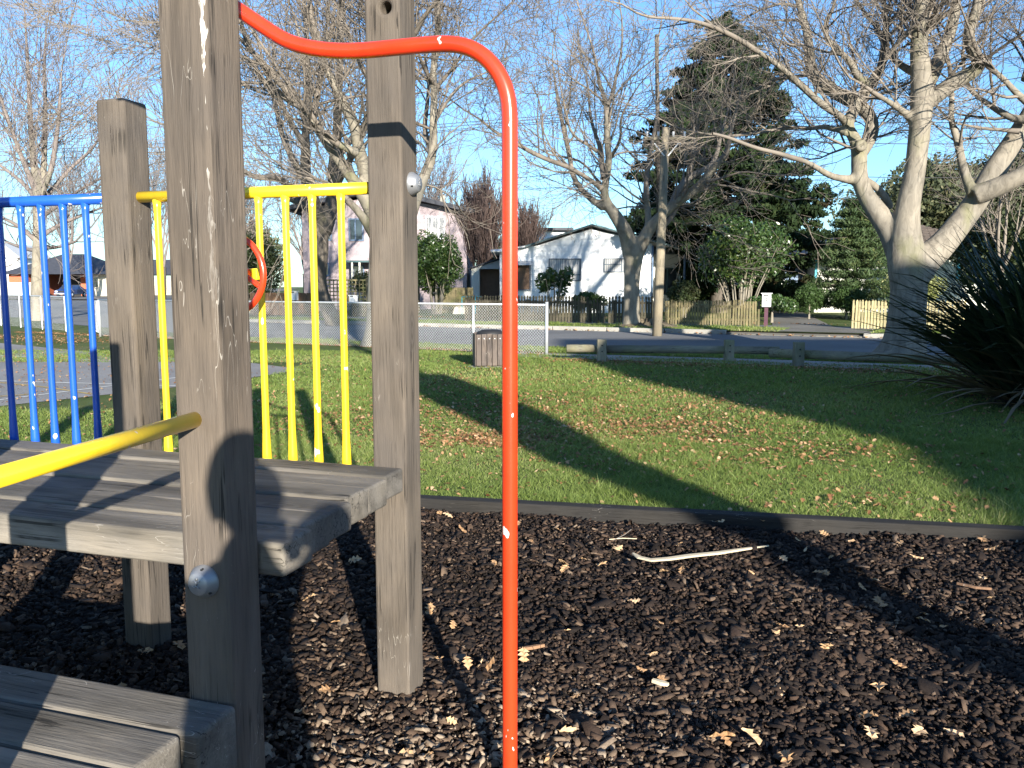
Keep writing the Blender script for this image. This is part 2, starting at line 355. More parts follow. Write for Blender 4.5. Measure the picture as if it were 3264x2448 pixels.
# ------------------------------------------------------------------ play platform
A = 0.3138; ROOT = Vector((-0.3559, 2.7921, 0))
ps = empty('play_platform', ROOT, -A, 'grey timber play platform with red, yellow and blue pipe rails on bark', 'playground platform')
UX = Vector((math.cos(A), -math.sin(A), 0)); VY = Vector((math.sin(A), math.cos(A), 0))
def loc2w(U, V, z): return ROOT + UX * U + VY * V + Vector((0, 0, z))
def post(x1, y0, top, mat, label=None, hole=None, lean=0.0):
    o = M().box(x1 - 0.125, x1, y0, y0 + 0.125, -0.25, top).build('post', mat, ps)
    if lean:
        for v in o.data.vertices: v.co.x -= lean * (v.co.z - 0.8)
    if hole:
        cu = M().tube([(x1 - 0.05, y0 - 0.05, hole), (x1 - 0.05, y0 + 0.2, hole)], 0.019, 20).build('cut', None)
        cu.parent = ps
        b = o.modifiers.new('b', 'BOOLEAN'); b.object = cu; b.operation = 'DIFFERENCE'; b.solver = 'EXACT'
        bpy.context.view_layer.update(); bake(o); bpy.data.objects.remove(cu)
    m = bevel(o, 0.013, 3)
    if label: o['label'] = label
    return o
post(0.0, 0.0, 2.43, MAT['post'], 'right hand back post with a bored hole near its top', hole=2.313)
post(-1.0913, 0.0, 2.106, MAT['post'], 'shorter back post between the blue and yellow panels')
post(0.0159, -0.981, 2.75, MAT['postF'], 'thick front post with pale worn streak and handrail')
post(-1.0754, -0.981, 2.75, MAT['post']); post(-2.18, 0.0, 2.1, MAT['post']); post(-2.18, -0.981, 2.1, MAT['post'])
post(0.03, -1.86, 1.81, MAT['post'])
ends = [-0.008, 0.002, 0.010, 0.030, 0.042, 0.074]
rng = random.Random(2)
ws = [0.142, 0.141, 0.142, 0.142, 0.142, 0.143]; V0 = -0.003
for i, wd in enumerate(ws):
    m = M(); n = 14; z1 = 0.8245 + (0.004, -0.003, 0.003, -0.004, 0.002, -0.001)[i]; z0 = z1 - 0.083 - (0, .004, .008, .002, .010, .003)[i]; e = ends[i]
    V1 = V0 - wd + 0.007 + rng.uniform(0, .003)
    vs = []; x0 = -2.3
    for k in range(n + 1):
        x = x0 + (e - x0) * k / n; a = rng.uniform(-.0015, .0015); b = rng.uniform(-.002, .002)
        vs += [(x, V1 + b, z0), (x, V0 + a, z0), (x, V0 + a, z1 + b), (x, V1 + b, z1 + a)]
    fs = [(k*4+j, k*4+(j+1) % 4, k*4+4+(j+1) % 4, k*4+4+j) for k in range(n) for j in range(4)] + [(3, 2, 1, 0), (n*4, n*4+1, n*4+2, n*4+3)]
    m.add(vs, fs); o = m.build('deck_plank', MAT['plank'], ps); bevel(o, 0.009, 3)
    V0 -= wd
for x in (-0.25, -1.0, -1.9): bx('joist', MAT['post'], ps, x - 0.1, x - 0.05, -0.68, -0.02, 0.69, 0.7385, bev=0.004)
# steps down towards the photographer
for (za, Vn, ee, nn) in ((0.477, -0.984, 0.030, 4), (0.13, -1.6, 0.03, 2)):
    V0 = Vn
    for i in range(nn):
        e = ee - (0.03 if i else 0) - 0.004 * i
        o = bx('step_plank', MAT['plank'], ps, -1.07, e, V0 - 0.138, V0, max(0.0, za - 0.15), za + rng.uniform(-.002, .002)); bevel(o, 0.012, 3); V0 -= 0.146
for x in (-0.3, -0.85): bx('step_bearer', MAT['post'], ps, x - 0.05, x, -1.5, -1.0, 0.22, 0.325, bev=0.006)
# yellow guard panel
def panel(name, mat, x0, x1, bars, lab):
    p = empty(name); p.parent = ps; p['label'] = lab
    y = 0.0625; zr = 1.7601
    M().tube([(x0, y, zr), (x1, y, zr)], 0.0205, 20).build('top_rail', mat, p, True)
    for x in bars:
        pts, rr = [], []
        for z, r, f in ((0.73, .019, 1), (0.83, .0165, 1), (0.92, .0130, 1), (1.0, .0125, 1), (1.68, .0125, 1), (1.72, .0135, 1), (1.75, .017, 1)):
            pts.append((x, y, z)); rr.append(r)
        M().tube(pts, rr, 14).build('baluster', mat, p, True)
    M().tube([(x0 + 0.01, y, 0.73), (x1 - 0.01, y, 0.73)], 0.0165, 14).build('bottom_rail', mat, p, True)
    return p
yp = panel('guard_panel', MAT['yellow'], -1.095, -0.125, [-1.016, -0.905, -0.796, -0.689, -0.583, -0.475, -0.369, -0.258], 'yellow pipe guard panel behind the red steering wheel')
bp_ = panel('guard_panel', MAT['blue'], -2.19, -1.214, [-2.13, -2.02, -1.885, -1.776, -1.665, -1.562, -1.455, -1.347], 'blue pipe guard panel at the left')
# flange and bolt at the foot of the yellow panel
fl_ = empty('flange'); fl_.parent = ps
M().tube([(-1.0905, 0.062, 0.878), (-1.078, 0.062, 0.878)], 0.022, 16).build('flange_plate', MAT['yellow'], fl_, True)
M().tube([(-1.08, 0.062, 0.878), (-1.07, 0.062, 0.878), (-1.066, 0.062, 0.878)], [0.013, 0.012, 0.006], 12).build('bolt_head', MAT['steel'], fl_, True)
# yellow handrail coming forward from the front post
M().tube([(-0.055, -0.97, 1.137), (0.012, -1.75, 1.122)], 0.018, 20).build('handrail', MAT['yellow'], ps, True)
M().tube([(-1.13, -0.97, 1.137), (-1.13, -1.75, 1.137)], 0.018, 20).build('handrail', MAT['yellow'], ps, True)
# red fire pole
P0 = at(1625, 800, 2.26); P0.z = 0
o_ = P0 - ROOT; U0, Vp = o_.dot(UX), o_.dot(VY)
def onpl(x, y):
    r = ray(x, y); c0 = Vector((0, 0, CAM_H)); t = (P0 - c0).dot(VY) / r.dot(VY); p = c0 + r * t - ROOT
    return Vector((p.dot(UX), Vp, p.z))
trace = [(1625, 430), (1624, 352), (1617, 300), (1600, 252), (1572, 208), (1535, 172), (1490, 149), (1440, 140), (1380, 141), (1300, 148), (1220, 156), (1150, 162), (1090, 163), (1040, 160), (990, 153), (940, 141), (900, 124), (862, 100), (820, 72), (770, 38), (720, 3)]
pts = [Vector((U0, Vp, -0.2)), Vector((U0, Vp, 0.6)), Vector((U0, Vp, 1.2)), Vector((U0, Vp, 1.7))] + [onpl(*t) for t in trace]
e = pts[-1]; pts += [e + Vector((-0.12, -0.04, 0.08)), e + Vector((-0.16, -0.14, 0.13)), Vector((e.x - 0.17, -0.85, e.z + 0.16))]
def smooth_path(p, it=2):
    for _ in range(it):
        p = [p[0]] + [a.lerp(b, t) for a, b in zip(p[:-1], p[1:]) for t in (0.25, 0.75)] + [p[-1]]
    return p
po = M().tube(smooth_path(pts), 0.0212, 22).build('fire_pole', MAT['red'], ps, True); po['label'] = 'red bent fire pole arching over to the front post'
# steering wheel
def L2(U, V, z): return Vector((U, V, z))
sw = empty('steering_wheel'); sw.parent = ps; sw['label'] = 'small red toy steering wheel on the yellow panel'
cz = 1.4235; cu_, cv_ = -0.612, -0.075
R_ = 0.133; n = 48
V_, F_ = [], []
for i in range(n):
    a = 2*math.pi*i/n
    for j in range(10):
        b = 2*math.pi*j/10; rr = R_ + 0.011*math.cos(b)
        V_.append((cu_ + rr*math.cos(a), cv_ + 0.011*math.sin(b), 1.474 + rr*math.sin(a)))
        F_.append((i*10+j, i*10+(j+1) % 10, ((i+1) % n)*10+(j+1) % 10, ((i+1) % n)*10+j))
M().add(V_, F_).build('rim', MAT['red'], sw, True)
for a in (-20, 100, 220):
    a = RAD(a); M().tube([(cu_ + .018*math.cos(a), cv_ + 0.055, 1.474 + .018*math.sin(a)), (cu_ + .08*math.cos(a), cv_ + 0.03, 1.474 + .08*math.sin(a)), (cu_ + R_*math.cos(a), cv_, 1.474 + R_*math.sin(a))], [.012, .010, .010], 10).build('spoke', MAT['red'], sw, True)
M().tube([(cu_, cv_ + 0.03, 1.474), (cu_, cv_ + 0.04, 1.474), (cu_, cv_ + 0.085, 1.474)], [.014, .026, .026], 16).build('hub', MAT['red'], sw, True)
bx('bracket', MAT['yellow'], sw, -0.66, -0.565, 0.012, 0.045, 1.455, 1.495, bev=.004)
# bolt covers
def cover(c, ax, parent):
    e_ = empty('bolt_cover'); e_.parent = parent; e_.location = c
    zq = Vector(ax).to_track_quat('Z', 'Y'); e_.rotation_mode = 'QUATERNION'; e_.rotation_quaternion = zq
    M().tube([(0, 0, -0.002), (0, 0, 0.006), (0, 0, 0.024), (0, 0, 0.028), (0, 0, 0.0285)], [.0385, .0385, .027, .024, .0], 32, False).build('dome', MAT['cap'], e_, True)
    # round emblem of a running figure in relief
    m = M(); z = 0.0295
    def seg(a, b, r=.0014): m.tube([(a[0], a[1], z), (b[0], b[1], z)], r, 6)
    seg((0, .009), (0, -.001), .0018); seg((0, .006), (.009, .010)); seg((0, .006), (-.009, .008)); seg((0, -.001), (.007, -.010)); seg((0, -.001), (-.005, -.007)); seg((-.005, -.007), (-.011, -.004))
    m.tube([(0, .014, z - .001), (0, .014, z + .0012)], .0034, 10)
    m.build('emblem', MAT['cap'], e_, True)
    for a in (80, 200, 320):
        a = RAD(a); M().tube([(.0325*math.cos(a), .0325*math.sin(a), .012), (.0325*math.cos(a), .0325*math.sin(a), .0185)], .003, 8).build('pin', MAT['dark'], e_, True)
    return e_
cover((-0.046, -0.981, 0.764), (0, -1, 0), ps)
cover((0.0, 0.075, 1.770), (1, 0, 0), ps)
# ------------------------------------------------------------------ trees
MAT['bark_pale'] = bark_mat('pale_bark', (0.235, 0.215, 0.18), 0.5, fine=0.5)
MAT['bark_big'] = bark_mat('ridged_bark', (0.215, 0.195, 0.165), 0.45)
MAT['bark_dark'] = bark_mat('dark_bark', (0.12, 0.105, 0.09), 0.3)
MAT['twig'] = plain('twig_bark', (0.20, 0.172, 0.145), 0.9, 0.15, var=0.25, sc_=1.5)
MAT['twig_far'] = plain('far_twig_bark', (0.20, 0.17, 0.16), 0.9, 0.15, var=0.25, sc_=1.0)
MAT['twig_red'] = plain('reddish_twig_bark', (0.125, 0.09, 0.08), 0.9, 0.15, var=0.25, sc_=1.0)
class T:                         # fast collector of three or four sided tubes
    def __init__(s): s.V = []; s.F = []; s.n = 0
    def tube(s, pts, rad, k=3):
        P = np.asarray(pts, float); m = len(P)
        t = np.gradient(P, axis=0); t /= np.linalg.norm(t, axis=1, keepdims=True) + 1e-9
        ref = np.array([0.3, 0.9, 0.3]) if abs(t[0][2]) > 0.8 else np.array([0, 0, 1.0])
        a = np.cross(t, ref); a /= np.linalg.norm(a, axis=1, keepdims=True) + 1e-9; b = np.cross(t, a)
        q = np.arange(k) * 2 * np.pi / k
        R = np.asarray(rad, float)[:, None, None]
        V = P[:, None] + (a[:, None] * np.cos(q)[None, :, None] + b[:, None] * np.sin(q)[None, :, None]) * R
        i = np.arange(m - 1)[:, None] * k; j = np.arange(k)[None]; j2 = (j + 1) % k
        F = np.stack([i + j, i + j2, i + k + j2, i + k + j], -1).reshape(-1, 4) + s.n
        s.V.append(V.reshape(-1, 3)); s.F.append(F); s.n += m * k
    def build(s, name, mat, parent=None, smooth=True):
        return raw(name, np.concatenate(s.V), np.concatenate(s.F), mat, parent, smooth)
def unit(v): return v / (np.linalg.norm(v) + 1e-9)
def grow(T_, rs, p, d, r, Lg, depth, up=0.1, spread=0.9, kids=5, wob=0.16, rmin=0.004, flat=0.0):
    n = 4 if depth <= 1 else 6
    P = [p]; R = [r]; dd = d
    for i in range(n):
        dd = unit(dd + rs.normal(0, wob, 3) + np.array([0, 0, up]))
        P.append(P[-1] + dd * Lg / n); R.append(max(rmin, r * (1 - 0.72 * (i + 1) / n)))
    T_.tube(P, R, 4 if r > 0.03 else 3)
    if depth <= 0: return
    k = max(2, int(round(kids * rs.uniform(0.75, 1.25))))
    for c in range(k):
        f = 0.18 + 0.82 * (c + rs.uniform(0.1, 0.9)) / k
        i = min(n - 1, int(f * n)); q = P[i] + (P[i+1] - P[i]) * (f * n - i); ax = unit(P[i+1] - P[i])
        s_ = rs.normal(0, 1, 3); s_[2] *= (1 - flat); s_ = unit(s_ - ax * s_.dot(ax))
        an = rs.uniform(0.45, 1.0) * spread
        nd = unit(ax * math.cos(an) + s_ * math.sin(an))
        grow(T_, rs, q, nd, max(rmin, R[i] * rs.uniform(0.45, 0.65)), Lg * rs.uniform(0.45, 0.68), depth - 1, up, spread, kids, wob, rmin, flat)
def traced(z0, sc_, Y, pts, bend=0.0, y0=0.0):
    """limb traced in the photo: list of (x, y, half width), plus how far it leans toward or away along its length"""
    P, R = [], []; n = len(pts)
    for i, (x, y, r) in enumerate(pts):
        fx, fy = z0[0] + x / sc_, z0[1] + y / sc_; t = i / max(1, n - 1)
        YY = Y + y0 + bend * t
        P.append(np.array(at(fx, fy, YY))); R.append(r / sc_ / FPX * YY)
    return P, R
def smooth_limb(P, R, it=2):
    P = np.array(P); R = np.array(R)
    for _ in range(it):
        a, b = P[:-1], P[1:]; ra, rb = R[:-1], R[1:]
        Q = np.empty((2 * len(a), 3)); Q[0::2] = a * .75 + b * .25; Q[1::2] = a * .25 + b * .75
        S = np.empty(2 * len(a)); S[0::2] = ra * .75 + rb * .25; S[1::2] = ra * .25 + rb * .75
        P = np.concatenate([P[:1], Q, P[-1:]]); R = np.concatenate([R[:1], S, R[-1:]])
    return P, R
def photo_tree(root, limbs, mats, seed, big=0.075, kids=5, depth=3, step=0.55, blen=(1.2, 2.6), zmin=3.2, voxel=0.035, up=0.05, flat=0.0, rmin=0.004, base=None):
    rs = np.random.RandomState(seed)
    thick, crown = M(), T()
    for P, R in limbs:
        P, R = smooth_limb(P, R)
        acc = 0
        if R[0] > big:
            k = max(2, int(np.argmax(R < big * 0.8)) or len(R)); 
            thick.tube([tuple(p) for p in P[:k + 1]], list(R[:k + 1]), 16)
            if k < len(R) - 1: crown.tube(P[k - 1:], R[k - 1:], 7)
        else: crown.tube(P, R, 7)
        for i in range(1, len(P)):
            sg = np.linalg.norm(P[i] - P[i-1]); acc += sg; 
            if P[i][2] < zmin or R[i] > 0.15: continue
            while acc > step:
                acc -= step * rs.uniform(0.7, 1.3)
                ax = unit(P[i] - P[i-1]); s_ = rs.normal(0, 1, 3); s_ = unit(s_ - ax * s_.dot(ax)); an = rs.uniform(0.5, 1.1)
                L_ = rs.uniform(*blen) * min(1.15, 0.6 + R[i] * 6)
                grow(crown, rs, P[i], unit(ax * math.cos(an) + s_ * math.sin(an)), min(R[i] * 0.5, 0.035 * rs.uniform(.6, 1.1)), L_, depth - 1, up, 0.95, kids, 0.17, rmin, flat)
        ax = unit(P[-1] - P[-2])
        if P[-1][2] > zmin: grow(crown, rs, P[-1], ax, R[-1], blen[1], depth, up, 0.8, kids, 0.15, rmin, flat)
    if base is not None: thick.tube(*base)
    tr = thick.build('trunk', mats[0], root, True)
    if voxel:
        m = tr.modifiers.new('r', 'REMESH'); m.mode = 'VOXEL'; m.voxel_size = voxel; m.use_smooth_shade = True
        m = tr.modifiers.new('s', 'SMOOTH'); m.iterations = 7; m.factor = 0.6
        bake(tr); tr.data.polygons.foreach_set('use_smooth', [True] * len(tr.data.polygons))
        if not tr.data.materials: tr.data.materials.append(mats[0])
    crown.build('crown', mats[1], root)
    return crown

Z1, S1 = (1900, 0), 1.6217
def l1(pts, bend=0, y0=0): return traced(Z1, S1, 16.0, pts, bend, y0)
t1 = empty('bare_tree', (7.3, 16.0, 0.05), label='big bare tree with thick pale forked trunk beside the flax bush', cat='tree'); t1_inv = Vector(t1.location)
def shift(limbs, root):
    o = np.array(root.location); return [([p - o for p in P], R) for P, R in limbs]
limbs = [
 l1([(1560,1890,165),(1578,1835,128),(1596,1760,104),(1605,1650,93),(1618,1500,88),(1612,1400,95),(1600,1300,92),(1600,1180,70),(1612,1060,58),(1648,900,50),(1664,750,51),(1680,600,52),(1685,500,56),(1680,400,50),(1665,200,40),(1690,0,34),(1680,-180,24),(1660,-400,14)], -0.3),
 l1([(1590,1330,80),(1530,1200,62),(1440,1080,50),(1375,980,40),(1358,880,39),(1362,790,40),(1340,720,30),(1300,660,27),(1315,600,30),(1360,520,28),(1410,450,30),(1470,360,22),(1500,270,19),(1500,100,15),(1475,-90,11)], 1.2),
 l1([(1362,800,36),(1400,740,36),(1432,680,32),(1420,600,32),(1340,530,36),(1210,465,33),(1125,395,30),(1100,310,26),(1100,200,22),(1060,60,18),(1010,-120,12)], 0.9, .6),
 l1([(1300,640,22),(1250,590,19),(1180,550,20),(1060,445,17),(960,350,15),(850,275,14),(720,190,13),(560,120,10),(420,95,8),(250,90,6),(130,20,4)], -2.5, .5),
 l1([(1330,930,26),(1260,922,18),(1200,905,18),(1100,840,14),(1000,810,13),(930,790,11),(820,765,10),(690,712,9),(600,690,7)], -2.0, .4),
 l1([(1300,690,20),(1240,665,15),(1180,655,12),(1100,665,11),(1030,658,10),(870,680,9),(750,700,8),(640,705,6),(500,680,4)], 1.5, .4),
 l1([(1385,930,22),(1450,965,19),(1510,1040,20),(1520,1080,20)], 0.1, .5),
 l1([(1410,440,22),(1350,395,21),(1310,310,17),(1240,255,15),(1190,200,14),(1182,120,12),(1230,40,9),(1240,-60,6)], -1.0, .3),
 l1([(1670,640,30),(1590,580,18),(1520,530,15),(1450,490,13),(1380,440,8)], -1.0),
 l1([(1690,390,30),(1610,360,20),(1540,310,16),(1490,230,13),(1440,130,9)], 1.0),
 l1([(1690,480,38),(1730,400,38),(1790,270,32),(1850,120,27),(1870,-60,20),(1880,-260,12)], 1.0),
 l1([(1660,560,44),(1750,500,42),(1850,425,39),(1955,370,36),(1990,325,30),(1935,245,29),(1925,160,26),(1970,40,24),(1985,-100,16)], -0.8),
 l1([(1640,1400,100),(1700,1340,82),(1780,1280,68),(1900,1130,60),(1990,1005,57),(2060,880,57),(2160,730,51),(2240,600,45),(2330,430,38),(2400,200,28),(2420,-60,18)], 0.6),
 l1([(1960,1010,50),(2080,965,50),(2190,915,42),(2330,810,36),(2500,640,28),(2620,400,18)], -1.0),
 l1([(1950,1000,34),(1925,950,25),(1895,860,22),(1868,720,20),(1832,620,16),(1842,480,14),(1828,330,10),(1790,220,7)], 0.9),
 l1([(2250,620,26),(2160,615,19),(2100,585,18),(2000,520,14),(1935,465,12),(1905,400,8)], 0.8),
 l1([(2270,560,24),(2180,490,17),(2100,400,15),(2010,330,12),(1960,250,10),(1930,150,6)], -0.9),
 l1([(2190,680,16),(2100,672,9),(2000,665,8),(1870,640,5)], 0.3),
 l1([(1500,300,14),(1580,200,12),(1680,100,10),(1740,0,8)], -0.8),
]
for P_, R_l in (([(7.78,15.75,6.6),(8.3,15.9,8.2),(9.2,16,9.3),(10.2,16,10.8)], [.2,.17,.13,.07]), ([(7.78,15.75,6.7),(7.4,15.7,8.5),(6.9,15.6,10.5)], [.18,.14,.07]),
                ([(9.75,16.3,5.2),(10.2,16.2,7.2),(10.0,16,8.6),(10.6,16,10.6)], [.27,.22,.17,.09]), ([(10.2,16.2,7.2),(11.3,16.4,8.8),(12.6,16.5,10.2)], [.2,.15,.07])):
    limbs.append(([np.array(p) for p in P_], R_l))  # unseen upper limbs, added to throw branch shadows on the white house
limbs = shift(limbs, t1)
photo_tree(t1, limbs, (MAT['bark_big'], MAT['twig']), 11, big=0.06, kids=6, depth=3, step=0.36, blen=(1.0, 2.4), zmin=3.9, voxel=0.028)
kn_ = M(); c = at(1900 + 1365/1.6217, 755/1.6217, 16.15) - t1.location
kn_.tube([c + Vector((0, 0.02, 0)), c + Vector((0, -0.06, 0)), c + Vector((0, -0.10, 0)), c + Vector((0, -0.09, 0))], [.115, .11, .08, .04], 16)
o = kn_.build('branch_scar', MAT['bark_big'], t1, True); o.parent = t1

Z2, S2 = (1600, 300), 2.458
def l2(pts, bend=0, y0=0): return traced(Z2, S2, 26.3, pts, bend, y0)
t2 = empty('bare_tree', (3.8, 26.3, 0.16), label='bare tree with mossy fork in front of the white house', cat='tree')
limbs = [
 l2([(1010,1900,110),(1012,1850,84),(1014,1760,66),(1015,1600,60),(1018,1420,64),(1030,1300,74),(1035,1240,74)], 0),
 l2([(1020,1260,76),(1000,1180,66),(960,1060,56),(885,945,48),(810,840,38),(800,740,32),(828,620,29),(842,500,27),(826,400,27),(826,250,27),(825,100,25),(800,20,18),(760,-90,14),(740,-250,8)], -1.0),
 l2([(825,90,22),(870,0,16),(890,-120,12),(930,-300,8)], 0.5, -.9),
 l2([(800,660,26),(780,560,22),(782,450,20),(740,340,15),(715,260,12),(688,150,10),(680,0,8),(660,-150,5)], 1.5, -.5),
 l2([(780,740,24),(720,690,17),(650,645,16),(520,570,18),(400,530,18),(280,480,18),(130,400,16),(-50,300,12),(-170,200,8)], -2.5, -.4),
 l2([(800,890,34),(700,825,24),(610,735,21),(552,640,20),(535,500,20),(495,330,17),(450,120,14),(425,-30,10),(400,-220,6)], 1.8, -.3),
 l2([(745,450,14),(680,400,11),(600,360,11),(530,280,10),(510,180,9),(480,50,7),(450,-100,5)], -1.5),
 l2([(770,700,14),(715,640,9),(690,590,9),(600,515,8),(480,490,8),(380,480,6),(250,400,4)], 1.5),
 l2([(1040,1260,70),(1090,1180,56),(1150,1060,47),(1215,980,42),(1340,875,37),(1440,800,38),(1560,715,38),(1625,620,34),(1700,530,28),(1765,460,22),(1790,300,15),(1840,120,10),(1880,-80,6)], -1.5),
 l2([(1110,1150,45),(1145,1060,32),(1148,960,28),(1128,800,24),(1132,650,21),(1165,430,16),(1205,250,14),(1230,50,12),(1215,-150,8)], 1.5, -.3),
 l2([(1330,870,28),(1370,760,23),(1440,670,22),(1540,610,22),(1640,560,20),(1685,470,18),(1705,370,14),(1750,200,8)], 1.8, -.5),
 l2([(1190,1080,30),(1280,1020,23),(1340,950,20),(1375,860,18)], 0.3, -.2),
 l2([(1600,690,14),(1750,650,9),(1900,600,7),(2100,640,5)], -1.5, -1),
 l2([(930,380,6),(1000,460,8),(1080,540,8),(1130,600,9)], .5),
 l2([(860,480,14),(900,420,12),(935,330,11),(925,200,9),(990,60,7),(1080,-80,5)], -1.5, -.5),
]
photo_tree(t2, shift(limbs, t2), (MAT['bark_pale'], MAT['twig']), 23, big=0.12, kids=5, depth=3, step=0.42, blen=(1.4, 3.2), zmin=3.6, voxel=0.045, rmin=0.006)
# earth mound with roots round its foot
def mound(name, c, rx, ry, h, mat, parent, seed=0, n=28, rings=7):
    rs = np.random.RandomState(seed); m = M(); vs = [(c[0], c[1], c[2] + h)]; fs = []
    for r in range(1, rings + 1):
        t = r / rings
        for k in range(n):
            a = 2*math.pi*k/n; z = c[2] + h * (math.cos(t * math.pi) * .5 + .5) * (1 + 0.3 * rs.randn() * (t < 1)) - (0.03 if r == rings else 0)
            vs.append((c[0] + rx*t*math.cos(a)*(1+.05*rs.randn()), c[1] + ry*t*math.sin(a)*(1+.05*rs.randn()), z))
    for k in range(n): fs.append((0, 1 + k, 1 + (k+1) % n))
    for r in range(rings - 1):
        for k in range(n): fs.append((1+r*n+k, 1+(r+1)*n+k, 1+(r+1)*n+(k+1) % n, 1+r*n+(k+1) % n))
    m.add(vs, fs); return m.build(name, mat, parent, True)
MAT['earth'] = ground_mat('bare_earth', [(0.3, (0.10, 0.08, 0.055)), (0.7, (0.2, 0.165, 0.115))], 3, 6, 0.9, 0.03, 30)
MAT['dirt'] = MAT['earth']
tag(mound('earth_mound', (4.2, 26.25, 0.15), 1.35, 0.8, 0.20, MAT['earth'], None, 4), None, None, None, 'structure')

Z3, S3 = (760, 0), 2.353
def l3(pts, bend=0, y0=0): return traced(Z3, S3, 19.6, pts, bend, y0)
t3 = empty('bare_tree', (-2.85, 19.6, 0.05), label='pale barked bare tree rising behind the right hand post', cat='tree')
limbs = [
 l3([(1135,2640,260),(1135,2560,205),(1135,2450,178),(1135,2200,165),(1140,1900,160),(1150,1700,150),(1160,1500,110),(1170,1200,75),(1165,800,58),(1150,400,48),(1110,0,38),(1080,-300,22)], 0),
 l3([(1130,1750,120),(1060,1560,80),(960,1310,58),(905,1140,48),(890,1010,45),(850,880,43),(765,745,38),(720,640,34),(660,520,26),(625,400,24),(575,250,24),(545,100,20),(520,-60,17),(500,-300,9)], -1.5),
 l3([(1120,1800,110),(1000,1560,60),(860,1350,45),(770,1220,42),(660,1070,38),(560,900,36),(450,780,29),(330,640,26),(200,500,23),(100,380,20),(0,270,16),(-200,190,12),(-420,160,9),(-640,170,6)], -3.0),
 l3([(560,890,30),(590,720,24),(618,560,22),(640,430,18),(700,250,13),(720,60,8)], 1.5, -1.2),
 l3([(890,1150,38),(830,1120,32),(740,1075,28),(640,990,22)], -.5, -1),
 l3([(500,820,22),(420,780,21),(350,735,21),(180,620,20),(120,480,16),(40,420,12),(-150,360,9),(-420,400,6)], 1.5, -1.6),
 l3([(600,730,20),(540,640,19),(500,540,17),(475,430,15),(460,300,11),(420,120,7)], 0.8, -1.2),
 l3([(1110,1900,60),(1000,1740,40),(930,1620,34),(830,1510,28),(700,1390,18),(590,1340,11),(400,1330,6)], -2.0),
 l3([(1200,1750,110),(1290,1560,62),(1380,1350,42),(1450,1200,36),(1462,1050,33),(1462,850,30),(1470,700,29),(1455,560,27),(1480,400,27),(1502,200,26),(1490,50,24),(1480,-120,18),(1490,-300,10)], 1.5),
 l3([(1440,1100,26),(1390,980,19),(1415,800,15),(1430,620,11),(1400,430,7)], 1.5, .8),
 l3([(1510,670,17),(1430,580,17),(1380,480,14),(1330,350,9)], -1, .9),
 l3([(1500,640,15),(1610,510,12),(1740,310,10),(1860,190,8),(2010,60,5)], -1.5, 1.2),
 l3([(1480,900,14),(1600,700,12),(1720,600,9),(1870,540,5)], 1.8, 1.2),
 l3([(1165,760,30),(1000,640,22),(880,420,17),(800,200,13),(760,-50,9)], 2),
 l3([(1150,500,30),(1300,300,22),(1400,100,16),(1600,-100,10)], -1.5),
 l3([(100,380,14),(60,250,11),(-50,60,9),(-150,-100,6)], -1, -2.5),
 l3([(-100,230,9),(-260,100,8),(-400,40,6),(-560,0,4)], -1, -2.8),
 l3([(-150,370,9),(-300,300,8),(-460,290,6),(-600,330,4)], -1, -.8),
]
photo_tree(t3, shift(limbs, t3), (MAT['bark_pale'], MAT['twig']), 37, big=0.1, kids=6, depth=3, step=0.36, blen=(1.2, 2.8), zmin=3.4, voxel=0.04, rmin=0.005)

Z4, S4 = (0, 0), 1.0             # photo pixels
def l4(pts, bend=0, y0=0, Y=29.5): return traced(Z4, S4, Y, pts, bend, y0)
t4 = empty('bare_tree', tuple(g(1066, 1040, .16)), label='dark bare tree with leaning trunk behind the yellow balusters', cat='tree')
limbs = [
 l4([(1072,1048,34),(1062,1020,27),(1036,965,22),(1018,900,20),(1024,820,22),(1022,750,26),(1008,690,30),(990,620,20),(975,560,17),(974,500,16),(974,420,13),(985,300,11),(980,160,8),(970,0,5)], 0),
 l4([(1030,740,28),(1055,670,22),(1068,600,22),(1062,540,20),(1074,450,15),(1076,350,14),(1084,210,12),(1090,50,9),(1080,-100,6)], 2),
 l4([(990,640,16),(930,600,12),(880,560,11),(820,570,9),(770,540,7),(700,500,5)], -2),
 l4([(985,600,14),(940,520,11),(900,440,9),(880,340,7),(840,200,5)], 2),
 l4([(1065,600,14),(1110,520,12),(1150,440,10),(1190,330,8),(1200,150,6)], -2),
 l4([(1075,500,12),(1130,430,10),(1180,380,8),(1290,300,6)], 2.5),
 l4([(1000,660,16),(920,630,12),(850,600,9),(780,610,6)], 3),
 l4([(976,470,10),(920,380,8),(870,270,7),(800,150,5)], -2.5),
]
photo_tree(t4, shift(limbs, t4), (MAT['bark_dark'], MAT['twig']), 51, big=0.14, kids=5, depth=3, step=0.6, blen=(1.5, 3.2), zmin=3.6, voxel=0.05, rmin=0.007)
t5p = g(120, 1022, .06)
t5 = empty('bare_tree', (t5p.x, t5p.y, 0), label='slender bare tree beyond the blue panel with upswept branches', cat='tree')
def l5(pts, bend=0, y0=0): return l4(pts, bend, y0, t5p.y)
